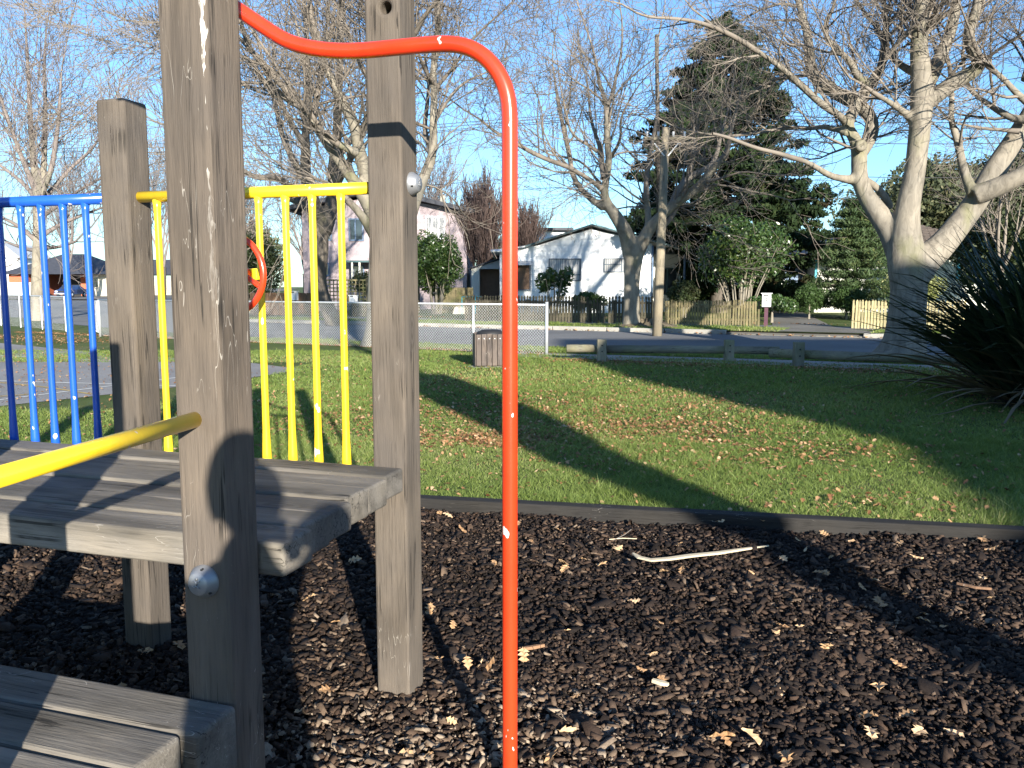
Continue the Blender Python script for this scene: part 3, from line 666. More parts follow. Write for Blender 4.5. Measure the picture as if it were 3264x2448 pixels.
limbs = [
 l5([(120,1035,30),(120,1010,22),(120,900,19),(122,820,18),(124,720,17),(122,640,17),(112,560,12),(100,440,9),(95,330,7),(88,200,5),(82,90,3)], 0),
 l5([(124,640,14),(140,560,10),(143,440,8),(146,330,6),(140,200,4),(148,90,2)], 1.2),
 l5([(126,630,12),(160,560,9),(178,460,7),(190,350,5),(195,230,3)], -1.2),
 l5([(118,620,10),(85,540,8),(50,450,6),(15,350,5),(-20,250,3)], -1.5),
 l5([(122,650,9),(170,600,7),(220,540,5),(290,480,4),(330,420,3)], 1.5),
 l5([(120,640,9),(80,590,6),(20,540,5),(-40,500,3)], 1.5),
 l5([(124,760,9),(180,720,6),(250,690,5),(330,660,3)], 1.5),
 l5([(118,770,9),(60,720,6),(0,690,5),(-60,670,3)], -1.5),
 l5([(122,700,8),(190,650,6),(260,600,4),(340,560,3)], -1.5),
 l5([(116,800,7),(70,790,5),(20,770,4)], 2), l5([(124,790,7),(180,790,5),(240,770,4)], -2),
]
photo_tree(t5, shift(limbs, t5), (MAT['bark_pale'], MAT['twig_far']), 61, big=0.13, kids=5, depth=3, step=0.55, blen=(1.6, 3.6), zmin=2.8, voxel=0.05, up=0.12, rmin=0.007)

# ---- generic procedural bare trees farther off
def bare_tree(name, loc, H, seed, label, mats, spread=0.75, kids=6, group=None, multi=1, rmin=0.012, up=0.16):
    r_ = empty(name, loc, 0, label, 'tree', group); rs = np.random.RandomState(seed); tk, cr = T(), T()
    for i in range(multi):
        a = rs.uniform(0, 6.28); th = 0.0 if multi == 1 else 0.15
        d = unit(np.array([math.cos(a) * th, math.sin(a) * th, 1.0])); p = np.array([0, 0, -0.1]); P = [p]; R = [H * 0.022 / (multi ** .5)]
        hh = H * (0.25 if multi == 1 else 0.1)
        for k in range(4): d = unit(d + rs.normal(0, .05, 3)); P.append(P[-1] + d * hh / 4); R.append(R[0] * (1 - .06 * k))
        tk.tube(P, R, 8)
        for k in range(5 if multi == 1 else 3):
            a = 6.28 * k / 5 + rs.uniform(-.3, .3); t = rs.uniform(.15, .55) * spread
            grow(cr, rs, P[-1], unit(np.array([math.cos(a) * t, math.sin(a) * t, 1.0])), R[-1] * .6, H * rs.uniform(.5, .62), 3, up, spread, kids, .13, rmin)
    tk.build('trunk', mats[0], r_); cr.build('crown', mats[1], r_); return r_
far_m = (MAT['bark_dark'], MAT['twig_far'])
bare_tree('bare_tree', (-32, 78, 0), 13, 71, 'hazy bare tree at the far left edge beyond the dark roofed house', far_m)
bare_tree('bare_tree', (-48, 92, 0), 14, 74, 'bare tree farthest left beyond the court', far_m)
bare_tree('bare_tree', (-21, 66, 0), 9, 72, 'bare tree behind the round dark hedge left of the pink house', far_m)
bare_tree('bare_tree', (-14.5, 60, 0), 9.5, 76, 'bare tree between the round hedge and the pink house', far_m)
bare_tree('bare_tree', (-6.0, 56, 0), 9.6, 73, 'bare tree behind the right end of the pink house roof', far_m)
bare_tree('reddish_tree', (-1.6, 47, 0), 6.6, 75, 'dense reddish brown bare tree right of the pink house', (MAT['bark_dark'], MAT['twig_red']), 0.5, 7, None, 5, 0.011, 0.3)
bare_tree('reddish_tree', (0.7, 49, 0), 5.6, 77, 'smaller reddish bare tree left of the white gable', (MAT['bark_dark'], MAT['twig_red']), 0.45, 7, None, 4, 0.010, 0.3)
bare_tree('bare_tree', (19.3, 34, 0.1), 7.6, 79, 'bare tree behind the flax bush at the right edge', (MAT['bark_pale'], MAT['twig']), 0.9, 5, None, 1, 0.008, 0.05)

# ---- leafy crowns
def leaves(n, centers, rad, size, rs, shell=0.55, drop=0.0, aspect=0.5, squash=None):
    """n leaf shaped quads spread through ellipsoid clumps; returns vertices, faces and a value per face"""
    c = np.array(centers, float); k = len(c); rad = np.array(rad, float)
    if rad.ndim == 1: rad = np.repeat(rad[:, None], 3, 1)
    vol = rad.prod(1) ** (2 / 3); idx = rs.choice(k, n, p=vol / vol.sum())
    d = rs.normal(size=(n, 3)); d /= np.linalg.norm(d, axis=1, keepdims=True)
    rr = rs.uniform(size=n) ** (1 / 3); rr = shell * (0.72 + 0.34 * rs.uniform(size=n)) + (1 - shell) * rr
    p = c[idx] + d * rr[:, None] * rad[idx]
    nrm = d * 0.8 + rs.normal(size=(n, 3)) * 0.7; nrm /= np.linalg.norm(nrm, axis=1, keepdims=True)
    a = np.cross(nrm, rs.normal(size=(n, 3))); a[:, 2] -= drop; a /= np.linalg.norm(a, axis=1, keepdims=True)
    b = np.cross(nrm, a); b /= np.linalg.norm(b, axis=1, keepdims=True) + 1e-9
    s = size * rs.uniform(0.6, 1.4, n)[:, None]
    V = np.stack([p - a*s, p + b*s*aspect - a*s*.1, p + a*s, p - b*s*aspect - a*s*.1], 1).reshape(-1, 3)
    F = np.arange(4 * n).reshape(-1, 4)
    clump = rs.uniform(size=k)[idx]
    return V, F, np.clip(0.55 * rs.uniform(size=n) + 0.45 * clump, 0, 1)
MAT['conifer'] = foliage_mat('conifer_foliage', (0.007, 0.016, 0.007), (0.020, 0.036, 0.012), (0.04, 0.055, 0.018), 0.75, 0.08, 0.15, 0.36, (0.034, 0.022, 0.012))
MAT['pine'] = foliage_mat('pine_foliage', (0.028, 0.055, 0.022), (0.07, 0.105, 0.04), (0.15, 0.16, 0.055), 0.6, 0.15, 0.25)
MAT['topiary'] = foliage_mat('clipped_foliage', (0.02, 0.045, 0.012), (0.045, 0.085, 0.02), None, 0.6, 0.15)
MAT['shrub'] = foliage_mat('glossy_leaves', (0.022, 0.05, 0.014), (0.06, 0.105, 0.025), (0.13, 0.15, 0.04), 0.35, 0.2, 0.6)
MAT['hedge_dark'] = foliage_mat('hedge_leaves', (0.02, 0.035, 0.012), (0.045, 0.06, 0.02), (0.07, 0.06, 0.03), 0.6, 0.12)
MAT['olive'] = foliage_mat('olive_foliage', (0.03, 0.042, 0.022), (0.075, 0.085, 0.04), (0.12, 0.11, 0.05), 0.6, 0.15)
MAT['pale'] = foliage_mat('variegated_leaves', (0.12, 0.15, 0.05), (0.32, 0.33, 0.14), (0.5, 0.48, 0.25), 0.5, 0.3)
# big conifer
def conifer(loc, H, R0, seed, label, n=52000):
    r_ = empty('conifer', loc, 0, label, 'tree'); rs = np.random.RandomState(seed)
    T_ = T(); T_.tube([(0, 0, -.2), (0.1, 0, H * .5), (0, 0, H * .97)], [.42, .25, .03], 10)
    cs, rd = [], []
    for i in range(300):
        t = rs.uniform(0.02, 1) ** 0.9; z = 0.4 + t * (H - 0.6); Rm = R0 * (1 - t) ** 0.55 * rs.uniform(.75, 1.12) + 0.25
        if t < 0.12: Rm *= 0.75
        a = rs.uniform(0, 6.283); d = np.array([math.cos(a), math.sin(a), 0])
        Rm *= .38 if (z < 3.9 and d[0] < -.25) else 1
        e = d * Rm + np.array([0, 0, z - Rm * rs.uniform(.0, .18)])
        T_.tube([(0, 0, z), tuple(d * Rm * .5 + np.array([0, 0, z + .1])), tuple(e)], [.06, .04, .012], 4)
        for q in (0.45, 0.68, 0.86, 0.98):
            cs.append(d * Rm * q + np.array([0, 0, z + (e[2] - z) * q * q]) + rs.normal(0, .14, 3)); s = (0.62 - .26 * q) * (0.55 + .75 * (1 - t))
            rd.append((s * 1.1, s * 1.1, s * .55))
    V, F, c = leaves(n, cs, rd, .15, rs, .2, .6, .32)
    T_.build('trunk', MAT['bark_dark'], r_); raw('crown', V, F, MAT['conifer'], r_, col=c); return r_
conifer((9.7, 40, 0.1), 13.4, 5.5, 81, 'very tall dark conifer with brown patches left of the driveway', 120000)
cu2 = at(2100, 700, 42)
conifer((8.3, 48, 0.1), 7.2, 2.6, 82, 'lower dark conifer close behind the porch of the white house', 14000)
# small layered cedar by the driveway
def layered(loc, H, R0, seed, label):
    r_ = empty('pine_tree', loc, 0, label, 'tree'); rs = np.random.RandomState(seed); T_ = T()
    T_.tube([(0, 0, -.1), (0.03, 0, H * .5), (0, 0, H)], [.09, .06, .012], 8); cs, rd = [], []
    for k in range(11):
        z = 0.5 + (H - 0.8) * k / 10; R_ = R0 * (1 - k / 11.5) ** .75
        for j in range(8):
            a = 6.283 * j / 8 + k * .5 + rs.uniform(-.2, .2); q = R_ * rs.uniform(.8, 1.12); d = np.array([math.cos(a), math.sin(a), 0])
            T_.tube([(0, 0, z), tuple(d * q * .6 + (0, 0, z + .04)), tuple(d * q + (0, 0, z + .16))], [.03, .02, .008], 4)
            for f in (.35, .6, .82, 1): cs.append(d * q * f + (0, 0, z + .1 * f)); rd.append((.34, .34, .20))
    V, F, c = leaves(34000, cs, rd, .08, rs, .3, -.4, .22)
    T_.build('trunk', MAT['bark_dark'], r_); raw('crown', V, F, MAT['pine'], r_, col=c)
p = g(2715, 1002, .17); layered((13.45, 33.5, .16), 4.7, 1.75, 83, 'small layered pine beside the pale picket fence')
def ball(name, loc, R, H, seed, label, mat, n=9000, size=.05, cat='shrub', base=0.12, stems=0, clumps=40, aspect=.5, jit=.16):
    r_ = empty(name, loc, 0, label, cat); rs = np.random.RandomState(seed); T_ = T(); cs, rd = [], []
    for i in range(clumps):
        d = unit(rs.normal(size=3)); d[2] = abs(d[2]) if rs.rand() < .6 else d[2] * .8
        f = rs.uniform(.45, .82); cs.append(np.array([d[0]*R*f, d[1]*R*f, base + (H - base) * (.5 + .5 * d[2] * f)]) + rs.normal(0, jit * R * .3, 3)); s = rs.uniform(.26, .42) * R; rd.append((s, s, s * min(1.2, H / R * .5)))
    T_.tube([(0, 0, -.1), (0, 0, H * .6)], [.05 * R + .02, .02], 6)
    for i in range(stems):
        a = rs.uniform(0, 6.28); q = rs.uniform(.3, .9) * R
        T_.tube([(math.cos(a)*.15*R, math.sin(a)*.15*R, 0), (math.cos(a)*q*.5, math.sin(a)*q*.5, H*.35), (math.cos(a)*q, math.sin(a)*q, H*.75)], [.035, .025, .01], 5)
    V, F, c = leaves(n, cs, rd, size, rs, .5, 0, aspect)
    T_.build('stems' if stems else 'stem', MAT['bark_pale'], r_); raw('crown', V, F, mat, r_, col=c); return r_
b1, b2 = g(2572, 985, .17), g(2690, 984, .17)
ball('clipped_shrub', (11.4, 32.6, .16), .62, 1.35, 84, 'round clipped shrub on a short stem between driveway and lawn', MAT['topiary'], 9000, .035, jit=.05)
ball('clipped_shrub', (12.75, 32.4, .16), .72, 1.35, 85, 'dark rounded clipped shrub under the layered pine', MAT['topiary'], 10000, .035, jit=.05)
ball('tall_shrub', (8.4, 31.2, .16), 1.75, 3.5, 86, 'tall glossy green shrub with bare stems behind the mossy pickets', MAT['shrub'], 15000, .06, base=1.15, stems=34, clumps=60)
ball('tall_shrub', (6.4, 31.8, .16), .6, 1.45, 87, 'dark small leaved shrub between the utility pole and tall shrub', MAT['hedge_dark'], 4000, .05, base=.3, stems=8, clumps=20)
ball('low_shrub', (9.0, 29.4, .16), .95, .98, 88, 'low leafy shrub spilling over the mossy picket fence', MAT['shrub'], 4000, .05, clumps=26)
ball('rhododendron', (1.75, 35.2, .16), .85, 2.1, 89, 'young shrub with big drooping leaves against the white wall', MAT['shrub'], 900, .13, base=.5, stems=7, clumps=10, aspect=.3)
ball('low_shrub', (3.1, 34.4, .16), .7, 1.1, 90, 'low dark bush in front of the white house under its small window', MAT['topiary'], 2600, .06, clumps=20)
ball('round_hedge', (-13.2, 43, .1), 1.75, 4.1, 91, 'large rounded dark hedge left of the pink house', MAT['hedge_dark'], 26000, .065, clumps=90, jit=.05)
ball('round_hedge', (-15.6, 44, .1), 1.7, 3.8, 92, 'dark hedge partly hidden behind the red steering wheel', MAT['hedge_dark'], 16000, .07, clumps=60, jit=.05)
ball('camellia', (-3.4, 38.2, .1), 1.35, 3.7, 93, 'bright green bushy tree in front of the pink house', MAT['shrub'], 22000, .06, base=.5, stems=8, clumps=60)
ball('climber', (-6.9, 43, .1), 1.3, 2.3, 94, 'tangled dark shrub along the foot of the pink house', MAT['hedge_dark'], 7000, .06, clumps=36, stems=10)
ball('variegated_shrub', (13.9, 29.6, .16), 1.0, 1.9, 95, 'pale variegated shrub behind the pickets beside the big trunk', MAT['pale'], 7000, .05, clumps=30)
ball('evergreen_tree', (27.5, 56, 0), 5.2, 9.2, 96, 'olive green evergreen tree behind the tiled roof', MAT['olive'], 36000, .15, 'tree', base=2, clumps=90)
ball('evergreen_tree', (35.5, 56, 0), 6.5, 11.2, 97, 'taller rounded evergreen tree at the right edge of the view', MAT['olive'], 42000, .15, 'tree', base=2, clumps=90)
ball('evergreen_tree', (21.0, 36, 0), 2.6, 4.6, 98, 'dark evergreen tree behind the flax bush', MAT['hedge_dark'], 22000, .09, 'tree', base=.6, clumps=60)
ball('evergreen_tree', (-28.5, 92, 0), 4.0, 8.5, 99, 'distant dark evergreen seen between the two back posts', MAT['olive'], 9000, .2, 'tree', clumps=40)
ball('evergreen_tree', (1.6, 60, 0), 4.0, 4.8, 100, 'dark evergreen bush behind the left end of the white house', MAT['hedge_dark'], 12000, .12, 'tree', clumps=50)
# ------------------------------------------------------------------ houses
MAT['wboard'] = plain('white_weatherboard', (0.78, 0.79, 0.80), 0.45, var=0.03, sc_=2)
MAT['trim'] = plain('dark_green_trim', (0.05, 0.10, 0.11), 0.5)
MAT['framegrey'] = plain('grey_window_frame', (0.10, 0.13, 0.17), 0.5)
MAT['curtain'] = NT('pleated_curtain', 0.9); _k = MAT['curtain']
_w = _k.n('ShaderNodeTexWave', wave_type='BANDS', bands_direction='X'); _w.inputs['Scale'].default_value = 3.2; _w.inputs['Distortion'].default_value = 1.0
_k.l(_k.coord(), _w.inputs['Vector']); _k.col(_k.ramp(_w.outputs['Fac'], [(0.2, (0.24, 0.25, 0.27)), (0.8, (0.46, 0.46, 0.45))])); MAT['curtain'] = _k.m
MAT['roofgrey'] = plain('painted_iron_roof', (0.45, 0.46, 0.47), 0.5)
MAT['brown'] = plain('brown_blind', (0.14, 0.085, 0.055), 0.7)
MAT['pinkb'] = board_mat('pinkish_weatherboard', (0.40, 0.33, 0.35), 0.12, 'Z', 0.5)
MAT['slate'] = plain('dark_roof', (0.055, 0.058, 0.07), 0.7, var=0.2, sc_=3)
MAT['brick'] = plain('red_brick', (0.42, 0.13, 0.07), 0.85, var=0.2, sc_=8)
MAT['cream'] = plain('cream_wall', (0.55, 0.50, 0.40), 0.8)
MAT['bluegrey'] = plain('blue_grey_wall', (0.14, 0.20, 0.30), 0.6)
MAT['creamwall'] = board_mat('cream_weatherboard', (0.62, 0.62, 0.56), 0.16, 'Z', 0.4)
def window(parent, x0, x1, z0, z1, y, mat='framegrey', curtain='curtain', bars=(), hb=(), fr=0.05, name='window'):
    wn = empty(name); wn.parent = parent
    m = M(); m.box(x0, x1, y - .06, y, z1 - fr, z1); m.box(x0, x1, y - .06, y, z0, z0 + fr); m.box(x0, x0 + fr, y - .058, y, z0 + fr, z1 - fr); m.box(x1 - fr, x1, y - .058, y, z0 + fr, z1 - fr)
    for b in bars: m.box(b - fr/2, b + fr/2, y - .056, y, z0 + fr, z1 - fr)
    for b in hb: m.box(b[0], b[1], y - .054, y, b[2] - fr/2, b[2] + fr/2)
    m.build('frame', MAT[mat], wn)
    xs = [x0 + fr] + list(bars) + [x1 - fr]
    for a, b in zip(xs[:-1], xs[1:]): bx('pane', MAT['glass'] if curtain is None else MAT[curtain], wn, a + .02, b - .02, y - .03, y - .02, z0 + fr, z1 - fr)
    return wn
# white weatherboard house, gable towards the street
Yh = 40.0
def hx(x): return (x - 1632) / FPX * (Yh - 0.0) * 1.0
def hz(y): return at(1632, y, Yh).z
wh = empty('white_house', (0, Yh, 0), label='low white weatherboard house with shallow gable and grey windows', cat='house')
xl, xr, xe = hx(1593), hx(2074), hx(2188); zl, zp, zr_ = hz(797), hz(728), hz(776)
xp = hx(1881); xk = hx(1687); zk = hz(791)
def topz(x):
    if x < xk: return zl + (zk - zl) * (x - xl) / (xk - xl)
    if x < xp: return zk + (zp - zk) * (x - xk) / (xp - xk)
    return zp + (zr_ - zp) * (x - xp) / (xr - xp)
m = M(); m.prism([(xl, 0.03, .1), (xr, 0.03, .1), (xr, 0.03, topz(xr) - .02), (xp, 0.03, zp - .02), (xk, 0.03, zk - .02), (xl, 0.03, zl - .02)], (0, 9, 0)); m.build('wall', MAT['white'], wh)
z = 0.35
while z < zp:
    z1 = z + 0.267
    def span(zz):
        if zz <= min(zl, zr_): return xl, xr
        a = xl if zz <= zl else (xk + (zz - zk) / (zp - zk) * (xp - xk) if zz > zk else xk); b = xr if zz <= zr_ else xp + (zz - zp) / (zr_ - zp) * (xr - xp)
        return a, b
    a0, b0 = span(z); a1, b1 = span(min(z1, zp - .001))
    if b1 - a1 > .05:
        m = M(); vs = [(a0, -.004, z), (b0, -.004, z), (b1, .02, z1), (a1, .02, z1), (a0, .03, z), (b0, .03, z), (b1, .03, z1), (a1, .03, z1)]
        m.add(vs, [(0, 1, 2, 3), (1, 5, 6, 2), (5, 4, 7, 6), (4, 0, 3, 7), (3, 2, 6, 7), (4, 5, 1, 0)]); m.build('weatherboard', MAT['wboard'], wh)
    z = z1 + .003
# recessed side porch under the same roof
zq = hz(803); bx('porch_wall', MAT['creamwall'], wh, xr + .05, hx(2186), 1.6, 3, .16, zq - .05)
window(wh, xr + .5, hx(2176), 1.0, 2.3, 1.58, 'trim', None, (xr + 1.0,))
for x in (xr + .04, hx(2100), hx(2180)): M().tube([(x, .2, .1), (x, .2, topz(x) - .1)], .05, 8).build('porch_post', MAT['bluegrey'], wh)
m = M()
ro = .05; ov = -.35
rp = [(hx(1566), hz(803)), (xk - .2, zk + .03), (xp, zp + .1), (hx(2190), hz(803))]
rf = M(); n_ = len(rp)
for i in range(n_ - 1):
    (xa, za), (xb, zb) = rp[i], rp[i+1]
    rf.prism([(xa, ov, za), (xb, ov, zb), (xb, ov, zb + .07), (xa, ov, za + .07)], (0, 9.6, 0))
r_ = rf.build('roof', MAT['roofgrey'], wh)
fa = M()
for i in range(1, n_ - 1):
    (xa, za), (xb, zb) = rp[i], rp[i+1]
    fa.prism([(xa, ov - .03, za + .01), (xb, ov - .03, zb + .01), (xb, ov - .03, zb + .08), (xa, ov - .03, za + .08)], (0, .027, 0))
fa.build('barge_board', MAT['trim'], wh)
m = M(); m.tube([(hx(1566), ov - .08, hz(803) + .02), (hx(1650), ov - .08, hz(803) + .02)], .07, 8); m.tube([(hx(1596), -.06, hz(806)), (hx(1596), -.06, .3)], .05, 8); m.build('spouting', MAT['white'], wh, True)
window(wh, hx(1748), hx(1850), hz(895), hz(824), -.02, 'framegrey', 'curtain', (hx(1801),), ((hx(1801), hx(1850), hz(876)),), .045)
window(wh, hx(1921), hx(2030), hz(868), hz(823), -.02, 'framegrey', 'curtain', (hx(1978),), ((hx(1921), hx(1978), hz(843)),), .045)
wb = window(wh, hx(1640), hx(1692), hz(926), hz(838), -.02, 'framegrey', 'brown', (), (), .05)
aw = M(); aw.prism([(hx(1634), -.5, hz(846)), (hx(1696), -.5, hz(846)), (hx(1696), -.03, hz(834)), (hx(1634), -.03, hz(834))], (0, 0, .03)); aw.build('awning', MAT['roofgrey'], wh)
M().tube([(hx(2075), -.06, zr_ - .1), (hx(2075), -.06, .2)], .045, 8).build('downpipe', MAT['bluegrey'], wh, True)
M().tube([(hx(1994), 3, 3.4), (hx(1994), 3, hz(692) + .25), (hx(1994), 3, hz(690) + .35)], [.09, .09, .14], 10).build('flue', MAT['steel'], wh, True)
an = M(); ax_ = hx(2009); an.tube([(ax_, 2, 3.2), (ax_, 2, hz(655) + .6)], .022, 5)
for zz, hw in ((hz(703), .3), (hz(712), .26), (hz(730), .35), (hz(738), .3)): an.tube([(ax_ - hw * .2, 2, zz), (ax_ + hw, 2, zz)], .014, 4)
for q in (.12, .22, .3): an.tube([(ax_ + q, 1.8, hz(730)), (ax_ + q, 2.2, hz(738))], .01, 4)
an.build('antenna', MAT['steel'], wh)
# garage left of it
ga = empty('garage', (at(1503, 900, 45).x, 45, 0.1), label='small grey gabled garage with dark open door left of white house', cat='garage')
gw = at(1690, 900, 45).x - at(1503, 900, 45).x; zg = at(1503, 857, 45).z; zt = at(1590, 830, 45).z
m = M(); m.prism([(0, 0, 0), (.42, 0, 0), (.42, 0, zg - .1), (0, 0, zg - .1)], (0, 6, 0)); m.prism([(gw - .3, 0, 0), (gw, 0, 0), (gw, 0, zg - .1), (gw - .3, 0, zg - .1)], (0, 6, 0)); m.build('side_wall', MAT['creamwall'], ga)
M().prism([(0, 0, zg - .1), (gw, 0, zg - .1), (gw/2, 0, zt - .05)], (0, .1, 0)).build('gable', MAT['roofgrey'], ga)
bx('roller_door', MAT['brown'], ga, .43, gw - .31, .6, .7, 0, zg - .12)
m = M(); m.prism([(-.15, -.2, zg - .12), (gw/2, -.2, zt), (gw/2, -.2, zt + .06), (-.15, -.2, zg - .06)], (0, 6.4, 0)); m.prism([(gw + .15, -.2, zg - .12), (gw/2, -.2, zt), (gw/2, -.2, zt + .06), (gw + .15, -.2, zg - .06)], (0, 6.4, 0)); m.build('roof', MAT['slate'], ga)
# long white building behind
lb = empty('long_building', (0, 66, 0), label='long white flat roofed building beyond the white gabled house', cat='building')
def Lx(x): return (x - 1632) / FPX * 66
def Lz(y): return at(1632, y, 66).z
bx('wall', MAT['white'], lb, Lx(1655), Lx(1818), 0, 8, 0, Lz(737)); bx('roof', MAT['slate'], lb, Lx(1640), Lx(1824), -.5, 8.5, Lz(735), Lz(727))
bx('wall', MAT['white'], lb, Lx(1990), Lx(2146), 0, 8, 0, Lz(768)); bx('roof', MAT['slate'], lb, Lx(1984), Lx(2152), -.5, 8.5, Lz(766), Lz(759))
# pink two storey house
Yp_ = 47.0
def Px(x): return (x - 1632) / FPX * Yp_
def Pz(y): return at(1632, y, Yp_).z
pk = empty('pink_house', (0, Yp_, 0), label='two storey pinkish weatherboard house with dark low gabled roof', cat='house')
a, b = Px(973), Px(1489); ze = Pz(690); zc = Pz(612); xc = Px(1215)
m = M(); m.prism([(a, 0, 0), (b, 0, 0), (b, 0, Pz(672)), (xc, 0, zc - .2), (a, 0, Pz(668))], (0, 9, 0)); m.build('wall', MAT['pinkb'], pk)
m = M()
for (xa, za, xb, zb) in ((Px(930), Pz(674), xc, zc), (xc, zc, Px(1520), Pz(684))):
    m.prism([(xa, -.7, za), (xb, -.7, zb), (xb, -.7, zb + .22), (xa, -.7, za + .22)], (0, 10.2, 0))
m.build('roof', MAT['slate'], pk)
for x0, x1, y0, y1, bars in ((1048, 1066, 696, 768, ()), (1119, 1166, 696, 768, (1140,)), (1361, 1422, 689, 762, (1381, 1402)), (1040, 1056, 838, 880, ()), (1128, 1166, 845, 885, (1148,)), (1240, 1290, 838, 890, (1262,))):
    window(pk, Px(x0), Px(x1), Pz(y1), Pz(y0), -.01, 'white' if x0 > 1300 else 'bluegrey', 'curtain' if x0 > 1300 else None, tuple(Px(q) for q in bars), (), .07)
bx('balcony_beam', MAT['trim'], pk, Px(1115), Px(1300), -1.2, -.05, Pz(838), Pz(832))
for x in (1137, 1160): bx('balcony_post', MAT['creamwall'], pk, Px(x), Px(x) + .09, -1.2, -1.1, 0, Pz(838))
M().tube([(Px(1396), 4, Pz(660)), (Px(1396), 4, Pz(606)), (Px(1396), 4, Pz(600))], [.16, .14, .2], 8).build('chimney', MAT['cream'], pk)
# dark roofed brick house at the far left, with driveway car
bh = empty('brick_house', (0, 106, 0), label='brick house with wide dark hipped roof beyond the court', cat='house')
def Bx(x): return (x - 1632) / FPX * 106
def Bz(y): return at(1632, y, 106).z
m = M(); m.prism([(Bx(40), 0, 0), (Bx(100), 0, 0), (Bx(100), 0, Bz(873)), (Bx(40), 0, Bz(873))], (0, 9, 0)); m.build('brick_wall', MAT['brick'], bh); bx('brick_wall', MAT['brick'], bh, Bx(228), Bx(262), 3, 9, 0, Bz(873))
bx('wall', MAT['cream'], bh, Bx(0), Bx(160), -.3, -.05, 0, Bz(900)); bx('back_wall', MAT['dark'], bh, Bx(160), Bx(330), 3.5, 9, 0, Bz(873)); bx('wall', MAT['cream'], bh, Bx(275), Bx(345), 1, 9, 0, Bz(873))
e0, e1, r0, r1, zE, zR = Bx(18), Bx(348), Bx(150), Bx(228), Bz(874), Bz(805)
m = M(); m.add([(e0, -1, zE), (e1, -1, zE), (e1, 11, zE), (e0, 11, zE), (r0, 5, zR), (r1, 5, zR)], [(0, 1, 5, 4), (1, 2, 5), (2, 3, 4, 5), (3, 0, 4), (3, 2, 1, 0)]); m.build('roof', MAT['slate'], bh)
bx('gatepost', MAT['brick'], bh, Bx(316), Bx(332), -14, -13.4, 0, at(320, 918, 92.3).z)
bx('window', MAT['glass'], bh, Bx(285), Bx(310), .93, .99, Bz(915), Bz(888))
lh = empty('pale_house', (0, 118, 0), label='pale low house between the back post and front post gap', cat='house')
def Qx(x): return (x - 1632) / FPX * 118
bx('wall', MAT['cream'], lh, Qx(370), Qx(640), 0, 8, 0, at(0, 885, 118).z - .2); bx('window', MAT['glass'], lh, Qx(478), Qx(500), -.06, -.01, 1.2, 2.3)
m = M(); zE = at(1632, 876, 118).z; m.add([(Qx(355), -1, zE), (Qx(655), -1, zE), (Qx(655), 9, zE), (Qx(355), 9, zE), (Qx(430), 4, zE + 2.2), (Qx(580), 4, zE + 2.2)], [(0, 1, 5, 4), (1, 2, 5), (2, 3, 4, 5), (3, 0, 4), (3, 2, 1, 0)]); m.build('roof', MAT['slate'], lh)
lw = empty('low_white_house', (0, 125, 0), label='pale gabled house at the extreme left behind the brick house', cat='house')
bx('wall', MAT['white'], lw, (-1700) / FPX * 125, (-1560) / FPX * 125, 0, 8, 0, 5.5)
M().prism([((-1720)/FPX*125, -.5, 5.5), ((-1545)/FPX*125, -.5, 5.5), ((-1600)/FPX*125, -.5, 7.6)], (0, 9, 0)).build('roof', MAT['roofgrey'], lw)
# cream house with tiled hip roof behind the big trunk
MAT['tiles'] = plain('brown_roof_tile', (0.075, 0.06, 0.05), 0.8, var=0.3, sc_=4)
Yt = 41.0
def Tx(x): return (x - 1632) / FPX * Yt
def Tz(y): return at(1632, y, Yt).z
th = empty('tiled_house', (0, Yt, 0), label='cream house with dark brown tiled hip roof behind the big tree', cat='house')
bx('wall', MAT['creamwall'], th, Tx(2592), Tx(3180), 0, 9, 0, Tz(812)); bx('garage_wall', MAT['bluegrey'], th, Tx(2440), Tx(2590), 1.2, 9, 0, Tz(822))
bx('garage_door', MAT['bluegrey'], th, Tx(2445), Tx(2470), 1.13, 1.19, .1, 2.2); bx('side_door', MAT['white'], th, Tx(2474), Tx(2490), 1.12, 1.19, .9, 2.4); bx('side_door', MAT['white'], th, Tx(2500), Tx(2518), 1.12, 1.19, .9, 2.4)
zE, zR = Tz(808), Tz(676); e0, e1 = Tx(2560), Tx(3230); r0, r1 = Tx(2885), Tx(2960)
m = M(); m.add([(e0, -.7, zE), (e1, -.7, zE), (e1, 9.7, zE), (e0, 9.7, zE), (r0, 4.3, zR), (r1, 4.3, zR)], [(0, 1, 5, 4), (1, 2, 5), (2, 3, 4, 5), (3, 0, 4), (3, 2, 1, 0)]); rfo = m.build('roof', MAT['slate'], th)
rs = np.random.RandomState(3); NR = 20; tv = []
for i in range(NR):                         # tile rows stepping up the front and right slopes
    t0, t1_ = i / NR, (i + 1.12) / NR
    for (p0, p1, q0, q1) in ((( e0, -.7), (e1, -.7), (r0, 4.3), (r1, 4.3)),):
        xa = p0[0] + (q0[0] - p0[0]) * t0; xb = p1[0] + (q1[0] - p1[0]) * t0; W = .33; x = xa + (i % 2) * .16
        while x < xb - .1:
            yy0 = -.7 + 5.0 * t0; zz0 = zE + (zR - zE) * t0; yy1 = -.7 + 5.0 * min(1, t1_); zz1 = zE + (zR - zE) * min(1, t1_); x2 = min(x + W - .02, xb)
            l = rs.uniform(.035, .055); tv.append([(x, yy0 - .01, zz0 + l), (x2, yy0 - .01, zz0 + l), (x2, yy1, zz1 + .012), (x, yy1, zz1 + .012), (x, yy0, zz0), (x2, yy0, zz0)]); x += W
V = np.array(tv).reshape(-1, 3); nT = len(tv); b = (np.arange(nT) * 6)[:, None]
F = np.concatenate([b + [0, 1, 2, 3], b + [4, 5, 1, 0]]); ot = raw('roof_tiles', V, F, MAT['tiles'], th); ot['kind'] = 'stuff'
